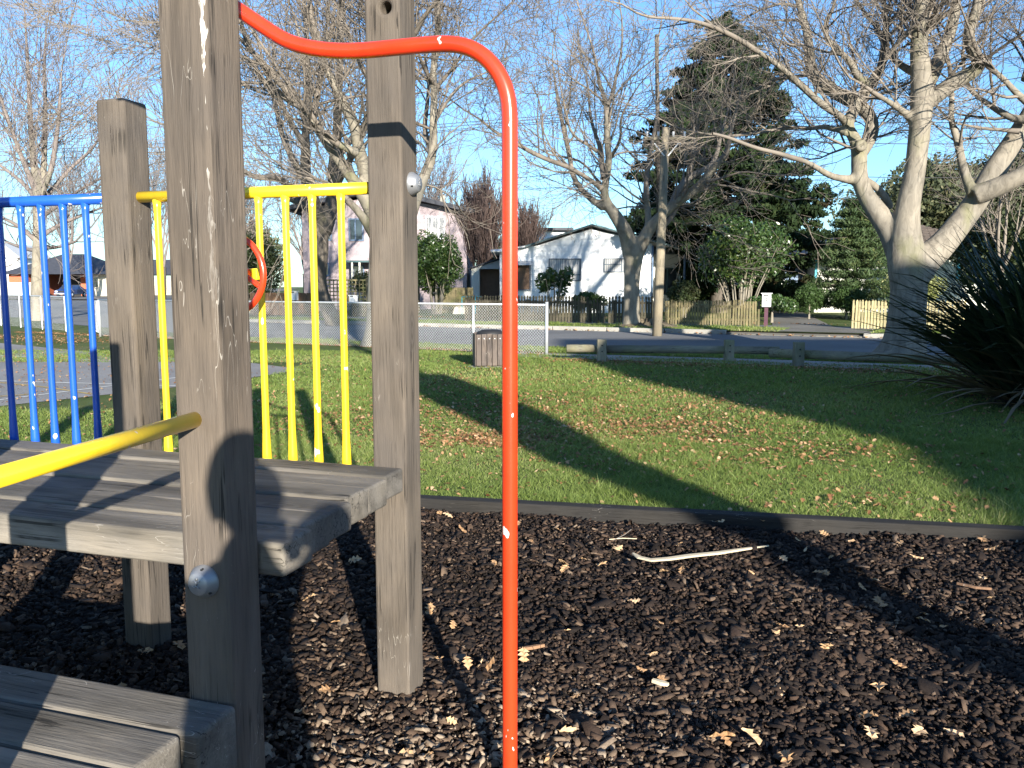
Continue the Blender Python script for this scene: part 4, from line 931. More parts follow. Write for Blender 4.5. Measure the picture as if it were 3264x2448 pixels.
m = M(); m.tube([(e0, -.75, zE - .02), (e1, -.75, zE - .02)], .07, 6); m.build('spouting', MAT['white'], th)
window(th, Tx(3046), Tx(3120), Tz(880), Tz(824), -.02, 'tealf' if False else 'framegrey', None, (Tx(3080),), (), .08)
MAT['teal'] = plain('teal_paint', (0.05, 0.32, 0.42), 0.5); bx('corner_trim', MAT['teal'], th, Tx(3036), Tx(3046), -.08, -.02, Tz(890), Tz(815)); bx('corner_trim', MAT['teal'], th, Tx(2588), Tx(2596), -.06, -.005, Tz(900), Tz(815))
M().tube([(Tx(2976), 3, zR - .3), (Tx(2984), 3, Tz(576))], .02, 5).build('aerial', MAT['steel'], th)
M().tube([(Tx(2744), 3, zE), (Tx(2744), 3, Tz(660))], .02, 5).build('aerial', MAT['steel'], th)

# ------------------------------------------------------------------ front fences
MAT['picket_old'] = wood('weathered_picket', (0.095, 0.085, 0.065), 'z', 0.4, green=0.3, sc_=.5)
MAT['picket_moss'] = wood('mossy_picket', (0.20, 0.175, 0.105), 'z', 0.35, green=0.75, sc_=.5)
MAT['picket_cream'] = wood('pale_picket', (0.40, 0.36, 0.22), 'z', 0.2, green=0.35, sc_=.5)
MAT['fence_brown'] = wood('brown_paling', (0.20, 0.12, 0.075), 'z', 0.3, sc_=.5)
def fp(x): # point on the street fence line under photo column x
    a0, a1 = g(1650, 1024, .17), g(2462, 1041, .17); k_ = (x - 1632) / FPX
    # forward component of a ground ray is ~ Y
    dx, dy = a1.x - a0.x, a1.y - a0.y; s_ = (a0.x - k_ * .9935 * a0.y) / (k_ * .9935 * dy - dx); return Vector((a0.x + dx * s_, a0.y + dy * s_, .165))
def picket_mesh(w_, h_, kind):
    t = .02
    if kind == 'ornate':
        o = [(-w_/2, 0), (w_/2, 0), (w_/2, h_ - .17), (w_*.22, h_ - .13), (w_*.40, h_ - .085), (w_*.42, h_ - .05), (w_*.22, h_ - .01), (0, h_), (-w_*.22, h_ - .01), (-w_*.42, h_ - .05), (-w_*.40, h_ - .085), (-w_*.22, h_ - .13), (-w_/2, h_ - .17)]
    elif kind == 'point': o = [(-w_/2, 0), (w_/2, 0), (w_/2, h_ - .05), (0, h_), (-w_/2, h_ - .05)]
    else: o = [(-w_/2, 0), (w_/2, 0), (w_/2, h_), (-w_/2, h_)]
    return M().prism([(x, 0, z) for x, z in o], (0, t, 0))
def pickets(name, pa, pb, h, pitch, w_, kind, mat, label, jitter=.02, rails=(.2, .72), seed=0):
    d = pb - pa; L_ = d.length; n = int(L_ / pitch); rs = random.Random(seed)
    f_ = empty(name, pa, math.atan2(d.y, d.x), label, 'fence'); proto = None
    for i in range(n):
        if proto is None: o = picket_mesh(w_, h, kind).build('picket', mat, f_); proto = o
        else: o = proto.copy(); C.objects.link(o)
        o.parent = f_; o.location = (i * pitch + pitch / 2 + rs.uniform(-.006, .006), 0, rs.uniform(-jitter, jitter)); o.rotation_euler = (0, rs.uniform(-.015, .015), 0)
    for r in rails: bx('rail', mat, f_, 0, L_, .022, .062, h * r, h * r + .07)
    for x in np.arange(.1, L_, 2.4): bx('fence_post', mat, f_, x, x + .09, .064, .15, -.2, h * .85)
    return f_
hO = .92
pickets('picket_fence', fp(1480), fp(1886), hO, .115, .085, 'ornate', MAT['picket_old'], 'dark weathered picket fence with shaped tops before the garage and white house', seed=1)
pickets('picket_gate', fp(1889), fp(1936), hO - .1, .115, .085, 'ornate', MAT['picket_old'], 'dark narrow picket gate left of the mossy tree trunk', seed=2)
pickets('picket_fence', fp(1939), fp(2086), hO, .115, .085, 'ornate', MAT['picket_old'], 'short weathered picket fence with shaped tops behind the mossy tree trunk', seed=3)
pickets('paling_fence', fp(2120), fp(2430), .80, .088, .058, 'flat', MAT['picket_moss'], 'green mossy paling fence between utility pole and letterbox', .03, seed=4)
pickets('picket_fence', fp(2718), fp(2832), .86, .088, .062, 'point', MAT['picket_cream'], 'pale yellowish picket fence left of the big trunk', .012, seed=5)
pickets('picket_fence', fp(2930), fp(3090), .86, .088, .062, 'point', MAT['picket_cream'], 'pale yellowish picket fence right of the big trunk behind the flax', .012, seed=6)
# brown paling fence and lattice left
def far_line(x, Y): p = at(x, 911, Y); return Vector((p.x, p.y, .1))
pickets('paling_fence', far_line(795, 40), far_line(992, 37.5), 1.02 + .0, .11, .10, 'flat', MAT['fence_brown'], 'reddish brown paling fence left of the dark leaning tree', .01, seed=7)
lt = empty('lattice_fence', far_line(1038, 37), 0, 'greenish square lattice fence with dark bushes behind it', 'fence')
xw = far_line(1166, 37).x - far_line(1038, 37).x
for x in np.arange(0, xw, .16): bx('slat', MAT['picket_moss'], lt, x, x + .045, 0, .02, 0, 1.55)
for z in np.arange(.1, 1.5, .16): bx('slat', MAT['picket_moss'], lt, 0, xw, .022, .04, z, z + .045)
bx('cap_rail', MAT['picket_moss'], lt, -.05, xw + .05, -.02, .06, 1.55, 1.61)
for x in (-.08, xw): bx('lattice_post', MAT['picket_old'], lt, x, x + .1, -.03, .07, -.2, 1.66)
pickets('picket_fence', far_line(1115, 36), far_line(1172, 35.8), .55, .11, .08, 'ornate', MAT['picket_old'], 'short run of low dark pickets under the white letterbox', seed=8)
def letterbox(loc, w_, h, post_h, label, post_mat, num=None, rz=-.45):
    r = empty('letterbox', loc, rz, label, 'letterbox'); z = post_h
    bx('box', MAT['white'], r, -w_/2, w_/2, -.12, .12, z, z + h - .04, bev=.006); bx('lid', MAT['white'], r, -w_/2 - .03, w_/2 + .03, -.15, .15, z + h - .038, z + h - .01, bev=.005)
    bx('slot', MAT['dark'], r, -w_*.32, w_*.32, -.124, -.121, z + h * .78, z + h * .86)
    bx('post', post_mat, r, -.05, .05, -.05, .05, -.2, z - .002)
    if num:
        cu = bpy.data.curves.new('number', 'FONT'); cu.body = num; cu.size = .22; cu.align_x = 'CENTER'; cu.extrude = .002
        t = bpy.data.objects.new('number', cu); C.objects.link(t); t.parent = r; t.location = (0.01, -.123, z + h * .3); t.rotation_euler = (math.pi/2, 0, 0); t.data.materials.append(MAT['dark']); bpy.context.view_layer.update(); me_ = bpy.data.meshes.new_from_object(t.evaluated_get(bpy.context.evaluated_depsgraph_get())); bpy.data.objects.remove(t); n2 = bpy.data.objects.new('house_number', me_); C.objects.link(n2); n2.parent = r; n2.location = (0.01, -.123, z + h * .3); n2.rotation_euler = (math.pi/2, 0, 0)
    return r
MAT['purple'] = plain('purple_post', (0.10, 0.045, 0.065), 0.7)
p = fp(2442); letterbox(p + Vector((0, -.1, 0)), .24, .44, .62, 'white letterbox numbered 3 on a purple post beside the driveway', MAT['purple'], '3')
p = far_line(945, 38); letterbox(p + Vector((0, -.4, 0)), .24, .42, .70, 'tall white letterbox on the brown paling fence', MAT['fence_brown'])
p = far_line(1130, 35.7); letterbox(p + Vector((0, -.3, 0)), .26, .34, .62, 'small white letterbox in front of the lattice fence', MAT['picket_old'])
wk = empty('well_roof', far_line(1330, 40), 0, 'small shingled shelter roof on posts left of the bushy tree', 'shelter')
M().prism([(-.3, 0, 1.5), (.85, 0, 1.5), (.55, .9, 1.95), (-.3, .9, 1.95)], (0, 0, .05)).build('roof', MAT['fence_brown'], wk)
for x in (0, .62): bx('post', MAT['picket_old'], wk, x, x + .09, .1, .2, -.1, 1.5)
bx('screen', MAT['picket_moss'], wk, .75, 2.6, .5, .55, 0, 1.25)
rkp = far_line(1475, 38.5); rk = empty('garden_rock', rkp, 0, 'pale tan rock heap beside the blue rail', 'rock')
o = M().prism([(-.5, 0, 0), (.5, 0, 0), (.42, .1, .3), (.1, .1, .42), (-.4, .1, .38)], (0, .6, 0)).build('rock', MAT['cream'], rk); bevel(o, .08, 3)
br = empty('blue_rail', far_line(1472, 38), 0, 'low blue metal rail left of the dark picket fence', 'rail')
for z in (.55, .85): M().tube([(0.0, 0, z), (.9, 0, z)], .02, 6).build('rail', MAT['teal'], br)
for x in (0, .3, .6, .9): M().tube([(x, 0, 0), (x, 0, .85)], .018, 6).build('upright', MAT['teal'], br)

# ------------------------------------------------------------------ street furniture
MAT['pole_wood'] = wood('pole_timber', (0.24, 0.215, 0.17), 'z', 0.2, sc_=.5)
pb_ = g(2094, 1060, .16); pt_ = at(2122, 450, pb_.y)
up = empty('utility_pole', (pb_.x, pb_.y, .1), label='pale round timber utility pole beside the mossy forked tree', cat='utility pole')
d = pt_ - Vector((pb_.x, pb_.y, .1)); d.z += .35
M().tube([(0, 0, -.1), d * .5, d], [.135, .118, .10], 14).build('shaft', MAT['pole_wood'], up, True)
M().tube([d + Vector((-.6, 0, -.28)), d + Vector((.6, 0, -.28))], .05, 6).build('crossarm', MAT['pole_wood'], up)
for x in (-.5, -.2, .2, .5): M().tube([d + Vector((x, 0, -.23)), d + Vector((x, 0, -.1))], .03, 8).build('insulator', MAT['white'], up, True)
for s_ in (-1, 1): M().tube([d + Vector((.05 * s_, -.1, -.75)), d + Vector((.32 * s_, -.1, -.42))], .018, 5).build('stay', MAT['white'], up)
p2 = at(2093, 100, 27.5); up2 = empty('utility_pole', (p2.x, 27.5, .1), label='taller dark utility pole rising behind the pale pole', cat='utility pole')
M().tube([(0.3, 0, 0), (0, 0, p2.z - .2)], [.085, .06], 10).build('shaft', MAT['bark_dark'], up2)
MAT['wire'] = plain('wire', (0.05, 0.05, 0.055), 0.6)
def wire(a, b, sag, label):
    a, b = Vector(a), Vector(b); pts = [a.lerp(b, t / 24) - Vector((0, 0, 4 * sag * (t / 24) * (1 - t / 24))) for t in range(25)]
    o = M().tube(pts, .011, 4).build('power_line', MAT['wire']); tag(o, label, 'power line', 'power lines strung over the far side of the road')
for i, (y, Yw) in enumerate(((338, 27.5), (346, 27.6), (360, 27.4), (525, 27.2), (352, 27.3))):
    wire(at(-900, y + 170 + 6 * i, 42), at(2105 + 4 * i, y, Yw), .35, '%s thin power line crossing the sky left of the pale pole' % ('topmost', 'second', 'third', 'lowest and separate', 'middle')[i])
for i, y in enumerate((340, 352, 420, 528)):
    wire(at(2110 + 3 * i, y, 26.6), at(3900, y + 5, 20 + i * .2), .3, '%s thin power line running right from the pale pole behind the big tree' % ('topmost', 'second', 'third', 'lowest')[i])
wire(at(-300, 505, 60), at(560, 395, 50), .2, 'thin dark power line sloping up behind the slender left tree')
# low timber barrier
MAT['rail_wood'] = wood('barrier_timber', (0.22, 0.205, 0.16), 'x', 0.3, green=0.45, sc_=.5)
MAT['rail_post'] = wood('barrier_post', (0.22, 0.205, 0.16), 'z', 0.3, green=0.4, sc_=.5)
kb = empty('timber_barrier', (0, 0, 0), label='low round rail timber barrier between lawn and footpath', cat='barrier')
P_ = [g(1918, 1153), g(2324, 1154), g(2546, 1170)]
for p, tp in zip(P_, (1082, 1083, 1090)):
    o = bx('post', MAT['rail_post'], kb, p.x - .085, p.x + .085, p.y - .03, p.y + .10, -.1, at(0, tp, p.y).z); bevel(o, .012)
    for z in (.25, .36): M().tube([(p.x, p.y - .028, z), (p.x, p.y - .045, z)], .014, 8).build('bolt', MAT['dark'], kb)
q = Vector((7.6, 12.9, 0)); bx('post', MAT['rail_post'], kb, q.x - .085, q.x + .085, q.y - .03, q.y + .1, -.1, .46)
def railm(a, b): o = M().tube([a, a.lerp(b, .5) + Vector((0, 0, .004)), b], [.078, .074, .07], 14).build('rail', MAT['rail_wood'], kb, True); return o
ra = at(1806, 1112, P_[0].y + .19); rb = at(1921, 1113, P_[0].y + .19); railm(Vector((ra.x, ra.y, .285)), Vector((rb.x - .02, rb.y, .285)))
railm(Vector((rb.x + .0, rb.y, .275)), Vector((P_[1].x + .9, P_[1].y + .0, .275)))
railm(Vector((P_[2].x - .4, P_[2].y + .35, .275)), Vector((q.x + .1, q.y + .19, .25)))
# chain link fence
cf0 = g(1742, 1133); cfd = (g(320, 1073) - cf0); L_ = cfd.length; cfd.normalize()
cf = empty('chain_link_fence', (cf0.x, cf0.y, .06), math.atan2(cfd.y, cfd.x), 'silver chain link fence with top rail along the footpath', 'fence'); Hf = 1.0
npst = 8
for i in range(npst + 1):
    x = L_ * i / npst; M().tube([(x, 0, -.1), (x, 0, Hf + (.06 if i == 0 else 0.0))], .027 if i % npst else .033, 12).build('post', MAT['steel'], cf, True)
M().tube([(0, 0, Hf), (L_, 0, Hf)], .02, 10).build('top_rail', MAT['steel'], cf, True)
MAT['wiremesh'] = plain('zinc_wire', (0.62, 0.64, 0.66), 0.4, 0.5, 0.0)
def link_mesh_wires(L_, H, y, pitch=.062, r=.0023):
    t = T(); n = int((L_ + H) / pitch)
    for i in range(n):
        x0 = -H + i * pitch
        for s_ in (1, -1):
            a, b = (x0, 0.02), (x0 + H - .02, H)
            if a[0] < 0: a = (0, 0.02 - a[0])
            if b[0] > L_: b = (L_, H - (b[0] - L_))
            if b[0] - a[0] < .05: continue
            if s_ < 0: a, b = (L_ - a[0], a[1]), (L_ - b[0], b[1])
            t.tube([(a[0], y, a[1]), ((a[0]+b[0])/2, y + .003 * s_, (a[1]+b[1])/2), (b[0], y, b[1])], [r] * 3, 3)
    return t
o = link_mesh_wires(L_, Hf - .01, -.02).build('wire_netting', MAT['wiremesh'], cf)
# gate with rounded corner at the far end
e = cf0 + cfd * L_; gt = empty('pipe_gate', (e.x, e.y, .06), math.atan2(cfd.y, cfd.x) - .5, 'white pipe gate with rounded corners left of the short back post', 'gate')
path = [(0.15, 0, .12), (0.15, 0, .8), (.19, 0, .9), (.28, 0, .95), (1.05, 0, .95), (1.14, 0, .9), (1.18, 0, .8), (1.18, 0, .12), (.15, 0, .12)]
M().tube(path, .02, 8).build('frame', MAT['white'], gt, True); link_mesh_wires(1.0, .8, 0).build('wire_netting', MAT['wiremesh'], gt).location = (.17, 0, .13)
f2a, f2b = g(285, 1060), g(-200, 1018); d2 = f2b - f2a; cf2 = empty('chain_link_fence', (f2a.x - 1.0, f2a.y + .6, .06), math.atan2(d2.y, d2.x), 'distant chain link fence beyond the court behind the blue balusters', 'fence')
for i in range(9): M().tube([(i * d2.length / 8, 0, -.1), (i * d2.length / 8, 0, 1.05)], .02, 8).build('post', MAT['steel'], cf2)
M().tube([(0, 0, 1.05), (d2.length, 0, 1.05)], .02, 8).build('top_rail', MAT['steel'], cf2); link_mesh_wires(d2.length, 1.03, -.02, .10, .0018).build('wire_netting', MAT['wiremesh'], cf2)
# slatted litter bin
MAT['bin_slat'] = wood('bin_slat', (0.085, 0.07, 0.065), 'z', 0.3, rough=.6)
bc = g(1563, 1170); bi = empty('litter_bin', (bc.x, bc.y + .2, .06), .12, 'dark brown slatted timber litter bin on a concrete pad', 'litter bin')
W_, Hb = .27, .56
for side in range(4):
    for k in range(6):
        u_ = -W_ + .045 + k * .09; a = side * math.pi / 2; m = M().box(u_ - .041, u_ + .041, -W_ - .02, -W_, .03, Hb + .005 * ((k * 7) % 3))
        o = m.build('slat', MAT['bin_slat'], bi); o.rotation_euler = (0, 0, a); bevel(o, .004)
bx('liner', MAT['dark'], bi, -W_ + .02, W_ - .02, -W_ + .02, W_ - .02, .06, Hb - .04)
o = M().tube([(0, 0, Hb - .04), (0, 0, Hb + .03), (0, 0, Hb + .065), (0, 0, Hb + .07)], [W_ - .03, W_ - .04, W_ - .12, .02], 20).build('lid', MAT['dark'], bi, True)
for k in range(6): M().tube([(-W_ + .045 + k * .09, -W_ - .019, Hb - .07), (-W_ + .045 + k * .09, -W_ - .024, Hb - .07)], .007, 8).build('screw', MAT['steel'], bi)
pad = mound('concrete_pad', (0, 0, 0), .5, .42, .035, MAT['concrete'], bi, 9, 24, 4); 
# car in the far driveway
def car(loc, rz, label, paintc):
    r = empty('parked_car', loc, rz, label, 'car'); pm = plain('car_paint', paintc, .25, .6); pm2 = MAT['glass']
    prof = [(-2.1, .35), (-2.12, .62), (-2.02, .80), (-1.15, .92), (-.55, 1.36), (.75, 1.38), (1.45, .98), (2.05, .92), (2.12, .6), (2.1, .35)]
    n = len(prof); vs, fs = [], []
    for s_, inset in ((-1, .0), (1, .0)):
        for x, z in prof: vs.append((x, s_ * (.83 - (.16 if z > 1.0 else 0.0)), z))
    fs = [(i, i + 1, n + i + 1, n + i) for i in range(n - 1)] + [tuple(range(n))[::-1], tuple(range(n, 2*n)), (0, n, 2*n - 1, n - 1)]
    o = M().add(vs, fs).build('body', pm, r); bevel(o, .05, 3)
    M().prism([(-1.06, -.66, .97), (-1.06, .66, .97), (-.6, .60, 1.33), (-.6, -.60, 1.33)], (-.012, 0, .012)).build('windscreen', pm2, r)
    for s_ in (-1, 1):
        M().prism([(-.95, s_ * .765, .98), (1.3, s_ * .765, .98), (.72, s_ * .69, 1.31), (-.5, s_ * .69, 1.31)], (0, s_ * .012, .003)).build('side_window', pm2, r)
        for x in (-1.3, 1.3):
            wv = M().tube([(x, s_ * .70, .31), (x, s_ * .86, .31)], .31, 20).build('wheel', MAT['dark'], r, True); M().tube([(x, s_ * .861, .31), (x, s_ * .87, .31)], .18, 16).build('hubcap', MAT['steel'], wv, True)
        bx('headlight', MAT['white'], r, -2.14, -2.1, s_ * .55 - .14, s_ * .55 + .14, .6, .75)
    bx('bumper', MAT['steel'], r, -2.2, -2.13, -.8, .8, .36, .5, bev=.02); bx('grille', MAT['dark'], r, -2.135, -2.10, -.38, .38, .58, .74); bx('number_plate', MAT['white'], r, -2.21, -2.205, -.2, .2, .38, .49)
    return r
cp = at(228, 946, 98); car((cp.x, cp.y, .12), 2.05 - .5, 'dark blue car parked under the dark hipped roof', (0.02, 0.04, 0.13))
# ------------------------------------------------------------------ ground cover
def seen(x, y, z=0.0, m=0.12):
    """true where a ground point falls inside the view, with a margin so that a step aside still finds it covered"""
    c, s = math.cos(PITCH), math.sin(PITCH); Z = y * c - (z - CAM_H) * s; D = -(y * s + (z - CAM_H) * c)
    u = 1632 + FPX * x / Z; v = 1224 + FPX * D / Z
    return (Z > 0.3) & (u > -3264 * m * 3) & (u < 3264 * (1 + m * 3)) & (v < 2448 * (1 + m * 2))
def chips(n, xs, ys, size, seed, mat):
    rs = np.random.RandomState(seed)
    x = rs.uniform(xs[0], xs[1], n * 3); y = xs[2] if False else rs.uniform(ys[0], ys[1], n * 3)
    o = (x - BA.x) * bn.x + (y - BA.y) * bn.y
    ok = seen(x, y) & (o < -0.012); x, y = x[ok][:n], y[ok][:n]; n = len(x)
    k = 5; L_ = size * rs.lognormal(0, .48, n); W_ = L_ * rs.uniform(.28, .7, n); H_ = np.clip(L_ * rs.uniform(.08, .26, n), .002, .009)
    ang = np.sort(rs.uniform(0, 1, (n, k)), 1) * 0.6 + np.arange(k) / k * 1.0; ang = ang / ang.max(1, keepdims=True) * 5.6
    rr = rs.uniform(.55, 1.15, (n, k))
    px = np.cos(ang) * rr * L_[:, None] / 2; py = np.sin(ang) * rr * W_[:, None] / 2
    top = np.stack([px * .9, py * .9, np.repeat(H_[:, None], k, 1) + rs.normal(0, .0012, (n, k))], -1); bot = np.stack([px, py, np.zeros_like(px)], -1)
    P = np.concatenate([bot, top], 1)
    yaw = rs.uniform(0, 6.28, n); tl = rs.normal(0, .42, n); tr = rs.normal(0, .36, n)
    def rot(P, a, i, j):
        c, s = np.cos(a)[:, None], np.sin(a)[:, None]; Q = P.copy(); Q[..., i] = P[..., i] * c - P[..., j] * s; Q[..., j] = P[..., i] * s + P[..., j] * c; return Q
    P = rot(rot(rot(P, tl, 1, 2), tr, 0, 2), yaw, 0, 1)
    hz_ = 0.010 * (np.sin(x * 7 + 1.3 * np.sin(y * 5)) + np.sin(y * 8 + x * 3)) + .012 + rs.uniform(-.006, .016, n)
    # bark heaped a little against the posts
    P += np.stack([x, y, hz_], -1)[:, None]
    V = P.reshape(-1, 3); b = (np.arange(n) * 2 * k)[:, None]
    tri = [[k, k + i, k + i + 1] for i in range(1, k - 1)]
    for i in range(k): j = (i + 1) % k; tri += [[i, j, k + j], [i, k + j, k + i]]
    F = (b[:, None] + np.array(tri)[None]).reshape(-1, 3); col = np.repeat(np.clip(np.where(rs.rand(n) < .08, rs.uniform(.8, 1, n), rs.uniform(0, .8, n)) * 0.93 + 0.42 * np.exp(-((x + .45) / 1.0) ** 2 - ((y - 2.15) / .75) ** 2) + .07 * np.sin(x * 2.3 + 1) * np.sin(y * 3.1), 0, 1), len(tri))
    return V, F, col
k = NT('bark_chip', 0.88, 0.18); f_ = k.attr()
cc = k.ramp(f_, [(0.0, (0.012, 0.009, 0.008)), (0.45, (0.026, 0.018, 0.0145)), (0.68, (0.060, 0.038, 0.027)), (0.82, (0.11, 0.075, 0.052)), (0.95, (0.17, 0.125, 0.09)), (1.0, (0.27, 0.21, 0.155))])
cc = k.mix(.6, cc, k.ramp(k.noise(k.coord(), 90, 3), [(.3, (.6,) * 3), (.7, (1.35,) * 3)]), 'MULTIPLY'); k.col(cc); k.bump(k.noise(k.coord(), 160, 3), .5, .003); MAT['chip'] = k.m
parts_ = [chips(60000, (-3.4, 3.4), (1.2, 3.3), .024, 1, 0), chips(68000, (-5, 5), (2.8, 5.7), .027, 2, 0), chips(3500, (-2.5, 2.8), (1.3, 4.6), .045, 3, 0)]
Vs, Fs, Cs, b0 = [], [], [], 0
for V, F, c in parts_: Vs.append(V); Fs.append(F + b0); Cs.append(c); b0 += len(V)
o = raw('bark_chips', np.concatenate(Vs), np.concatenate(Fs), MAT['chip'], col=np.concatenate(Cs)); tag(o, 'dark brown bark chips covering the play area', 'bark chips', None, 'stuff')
# ---- oak leaves
def leaf_mesh(seed, L_=.075):
    rs = random.Random(seed); n = 7; pts = []
    for i in range(n + 1):
        t = i / n; w_ = math.sin(math.pi * min(1, t * .93 + .05)) ** .7 * .40 * (1.0 if i % 2 else .38) * rs.uniform(.85, 1.15); pts.append((t, w_))
    vs, fs = [], []
    for i, (t, w_) in enumerate(pts):
        cz = .10 * math.sin(t * 3.1) + rs.uniform(-.02, .02); e = .09 * rs.uniform(.2, 1.2)
        vs += [((t - .5) * L_, w_ * L_, (cz + e) * L_), ((t - .5) * L_, 0, cz * L_ * .6), ((t - .5) * L_, -w_ * L_ * rs.uniform(.85, 1.1), (cz + e * rs.uniform(.4, 1.2)) * L_)]
    for i in range(n): a = i * 3; fs += [(a, a + 1, a + 4, a + 3), (a + 1, a + 2, a + 5, a + 4)]
    vs += [(-.5 * L_, .012 * L_, 0), (-.5 * L_, -.012 * L_, 0), (-.72 * L_, 0, .05 * L_)]; fs.append((len(vs) - 3, len(vs) - 2, len(vs) - 1))
    return vs, fs
k = NT('dry_oak_leaf', .75, .25); r_ = k.rand()
k.col(k.mix(.4, k.ramp(r_, [(0, (0.20, 0.10, 0.04)), (.35, (0.36, 0.21, 0.10)), (.7, (0.50, 0.33, 0.18)), (1, (0.60, 0.44, 0.28))]), k.ramp(k.noise(k.coord(), 60, 4), [(.3, (.3, .17, .08)), (.7, (.6, .42, .26))])))
MAT['leaf'] = k.m
protos = []
for s_ in range(6):
    vs, fs = leaf_mesh(s_); me = bpy.data.meshes.new('oak_leaf'); me.from_pydata(vs, [], fs); me.materials.append(MAT['leaf']); protos.append(me)
rs = np.random.RandomState(8); placed = 0
spots = [(725, 1348), (1040, 1440), (1050, 1110 + 330), (1120, 1135), (1555, 1130), (1645, 1135), (1875, 1555), (1700, 1640), (1620, 1600), (1230, 1590), (1010, 1440), (1690, 1360), (1785, 1405), (1880, 1590), (2060, 1590), (1960, 1550), (1300, 1225), (1220, 1235), (1980, 1205), (2120, 1165), (2105, 1160), (1430, 1475), (1560, 1600)]
while placed < 150:
    if placed < len(spots): p = g(spots[placed][0] * 1.4756, spots[placed][1] * 1.4756, .03)
    else:
        x = rs.uniform(-1.6, 3.3); y = rs.uniform(1.9, 5.2); p = Vector((x, y, .03))
        if (p - BA).dot(bn) > -.03 or not seen(x, y): continue
        if y > 3.4 and rs.rand() < .35: continue
    o = bpy.data.objects.new('fallen_leaf', protos[rs.randint(6)]); C.objects.link(o); s_ = rs.uniform(.5, 1.0) * (1.0 if placed > 23 else 1.15)
    o.location = (p.x, p.y, .036 + rs.uniform(0, .008)); o.rotation_euler = (rs.normal(0, .35), rs.normal(0, .35) + (0 if rs.rand() < .7 else 3.1), rs.uniform(0, 6.28)); o.scale = (s_, s_, s_)
    tag(o, 'dry tan lobed oak leaf lying on the dark bark chips', 'leaf', 'dry oak leaves scattered on the bark chips'); placed += 1
# ---- curved pale strip and straws on the bark
MAT['straw'] = plain('pale_dry_strip', (0.60, 0.50, 0.34), .6, var=.15)
def lying(name, pts, w_, label, cat, mat='straw', th=.006):
    P_ = [g(x, y, .045) for x, y in pts]; m = M(); n = len(P_); vs = []
    for i, p in enumerate(P_):
        t = (P_[min(i + 1, n - 1)] - P_[max(0, i - 1)]).normalized(); q = Vector((-t.y, t.x, 0)) * w_[i] / 2; arch = Vector((0, 0, th))
        vs += [p - q, p + q, p + q * .6 + arch, p - q * .6 + arch]
    fs = [(i*4+j, i*4+(j+1) % 4, i*4+4+(j+1) % 4, i*4+4+j) for i in range(n - 1) for j in range(4)] + [(0, 1, 2, 3), (n*4-1, n*4-2, n*4-3, n*4-4)]
    return tag(m.add(vs, fs).build(name, MAT[mat], None, False), label, cat)
lying('flax_stalk', [(2018, 1765), (2040, 1778), (2075, 1786), (2130, 1782), (2200, 1772), (2290, 1763), (2380, 1750), (2450, 1741)], [.016, .042, .050, .050, .052, .046, .030, .006], 'long curved pale strip of dry flax leaf lying on the bark', 'dry leaf strip')
lying('straw', [(1942, 1720), (1985, 1716), (2030, 1718)], [.004, .006, .003], 'thin pale straw lying on the bark near the edging, left of the long strip', 'straw', th=.003)
lying('straw', [(1955, 1723), (1990, 1705), (2012, 1688)], [.003, .005, .003], 'thin dark twig crossing the pale straw on the bark', 'twig', 'twig', th=.003)
lying('stick', [(3050, 1862), (3110, 1875), (3160, 1880)], [.012, .02, .01], 'short brown stick on the bark at the right', 'stick', 'fence_brown', th=.01)
lying('stick', [(1655, 2073), (1700, 2066), (1735, 2060)], [.02, .022, .012], 'short broad bark stick right behind the red pole', 'stick', 'fence_brown', th=.01)
lying('stick', [(2080, 2172), (2110, 2180), (2130, 2186)], [.02, .03, .015], 'pale oval wood chip among the dark bark in the centre', 'stick', 'straw', th=.01)
# ---- grass
def grass(n, rs, region, hmin, hmax, wd, lean=.8):
    x, y = region(n, rs); n = len(x)
    a = rs.uniform(0, 6.28, n); h = rs.uniform(hmin, hmax, n) * np.where(rs.rand(n) < .06, 1.7, 1.0) * (1 + .3 * np.sin(x * 9 + 2 * np.sin(y * 7))) * (1 + .35 * np.sin(x * 2.1 + np.sin(y * 1.7)) ); w_ = wd * rs.uniform(.6, 1.3, n)
    lx, ly = rs.normal(0, lean, n) * h, rs.normal(0, lean, n) * h
    b1 = np.stack([x - np.cos(a) * w_, y - np.sin(a) * w_, np.full(n, .058)], -1); b2 = np.stack([x + np.cos(a) * w_, y + np.sin(a) * w_, np.full(n, .058)], -1)
    t = np.stack([x + lx, y + ly, .06 + h], -1)
    V = np.stack([b1, b2, t], 1).reshape(-1, 3); return V, np.arange(3 * n).reshape(-1, 3), np.clip(rs.uniform(0, 1, n) * .7 + .3 * (np.sin(x * .9 + 2) * np.sin(y * 1.1) * .5 + .5), 0, 1)
def lawn_region(y0, y1):
    def f(n, rs):
        # even spread over the visible lawn between two distances
        y = y0 + (y1 - y0) * rs.uniform(0, 1, n * 2); x = rs.uniform(-.75, .75, n * 2) * y
        o = (x - BA.x) * bn.x + (y - BA.y) * bn.y; ok = (o > .105)
        path = 17.2 - .42 * x; ok &= y < path
        # leave the court clear
        ok &= ~((x < -2.2) & (y > 9.3 + (x + 3.2) * -.02) & (y < 15.2) & (x < -4.2 + (y - 9) * .1))
        return x[ok][:n], y[ok][:n]
    return f
MAT['blade'] = foliage_mat('grass_blade', (0.095, 0.145, 0.03), (0.21, 0.27, 0.07), (0.44, 0.40, 0.20), .55, .35, .35)
rs = np.random.RandomState(21); Vs, Fs, Cs, b0 = [], [], [], 0
for (n, y0, y1, h0, h1, w_) in ((150000, 4.2, 7.5, .018, .042, .0028), (130000, 7, 11.5, .018, .042, .005), (90000, 11, 18, .02, .045, .008)):
    V, F, c = grass(n, rs, lawn_region(y0, y1), h0, h1, w_); Vs.append(V); Fs.append(F + b0); Cs.append(c); b0 += len(V)
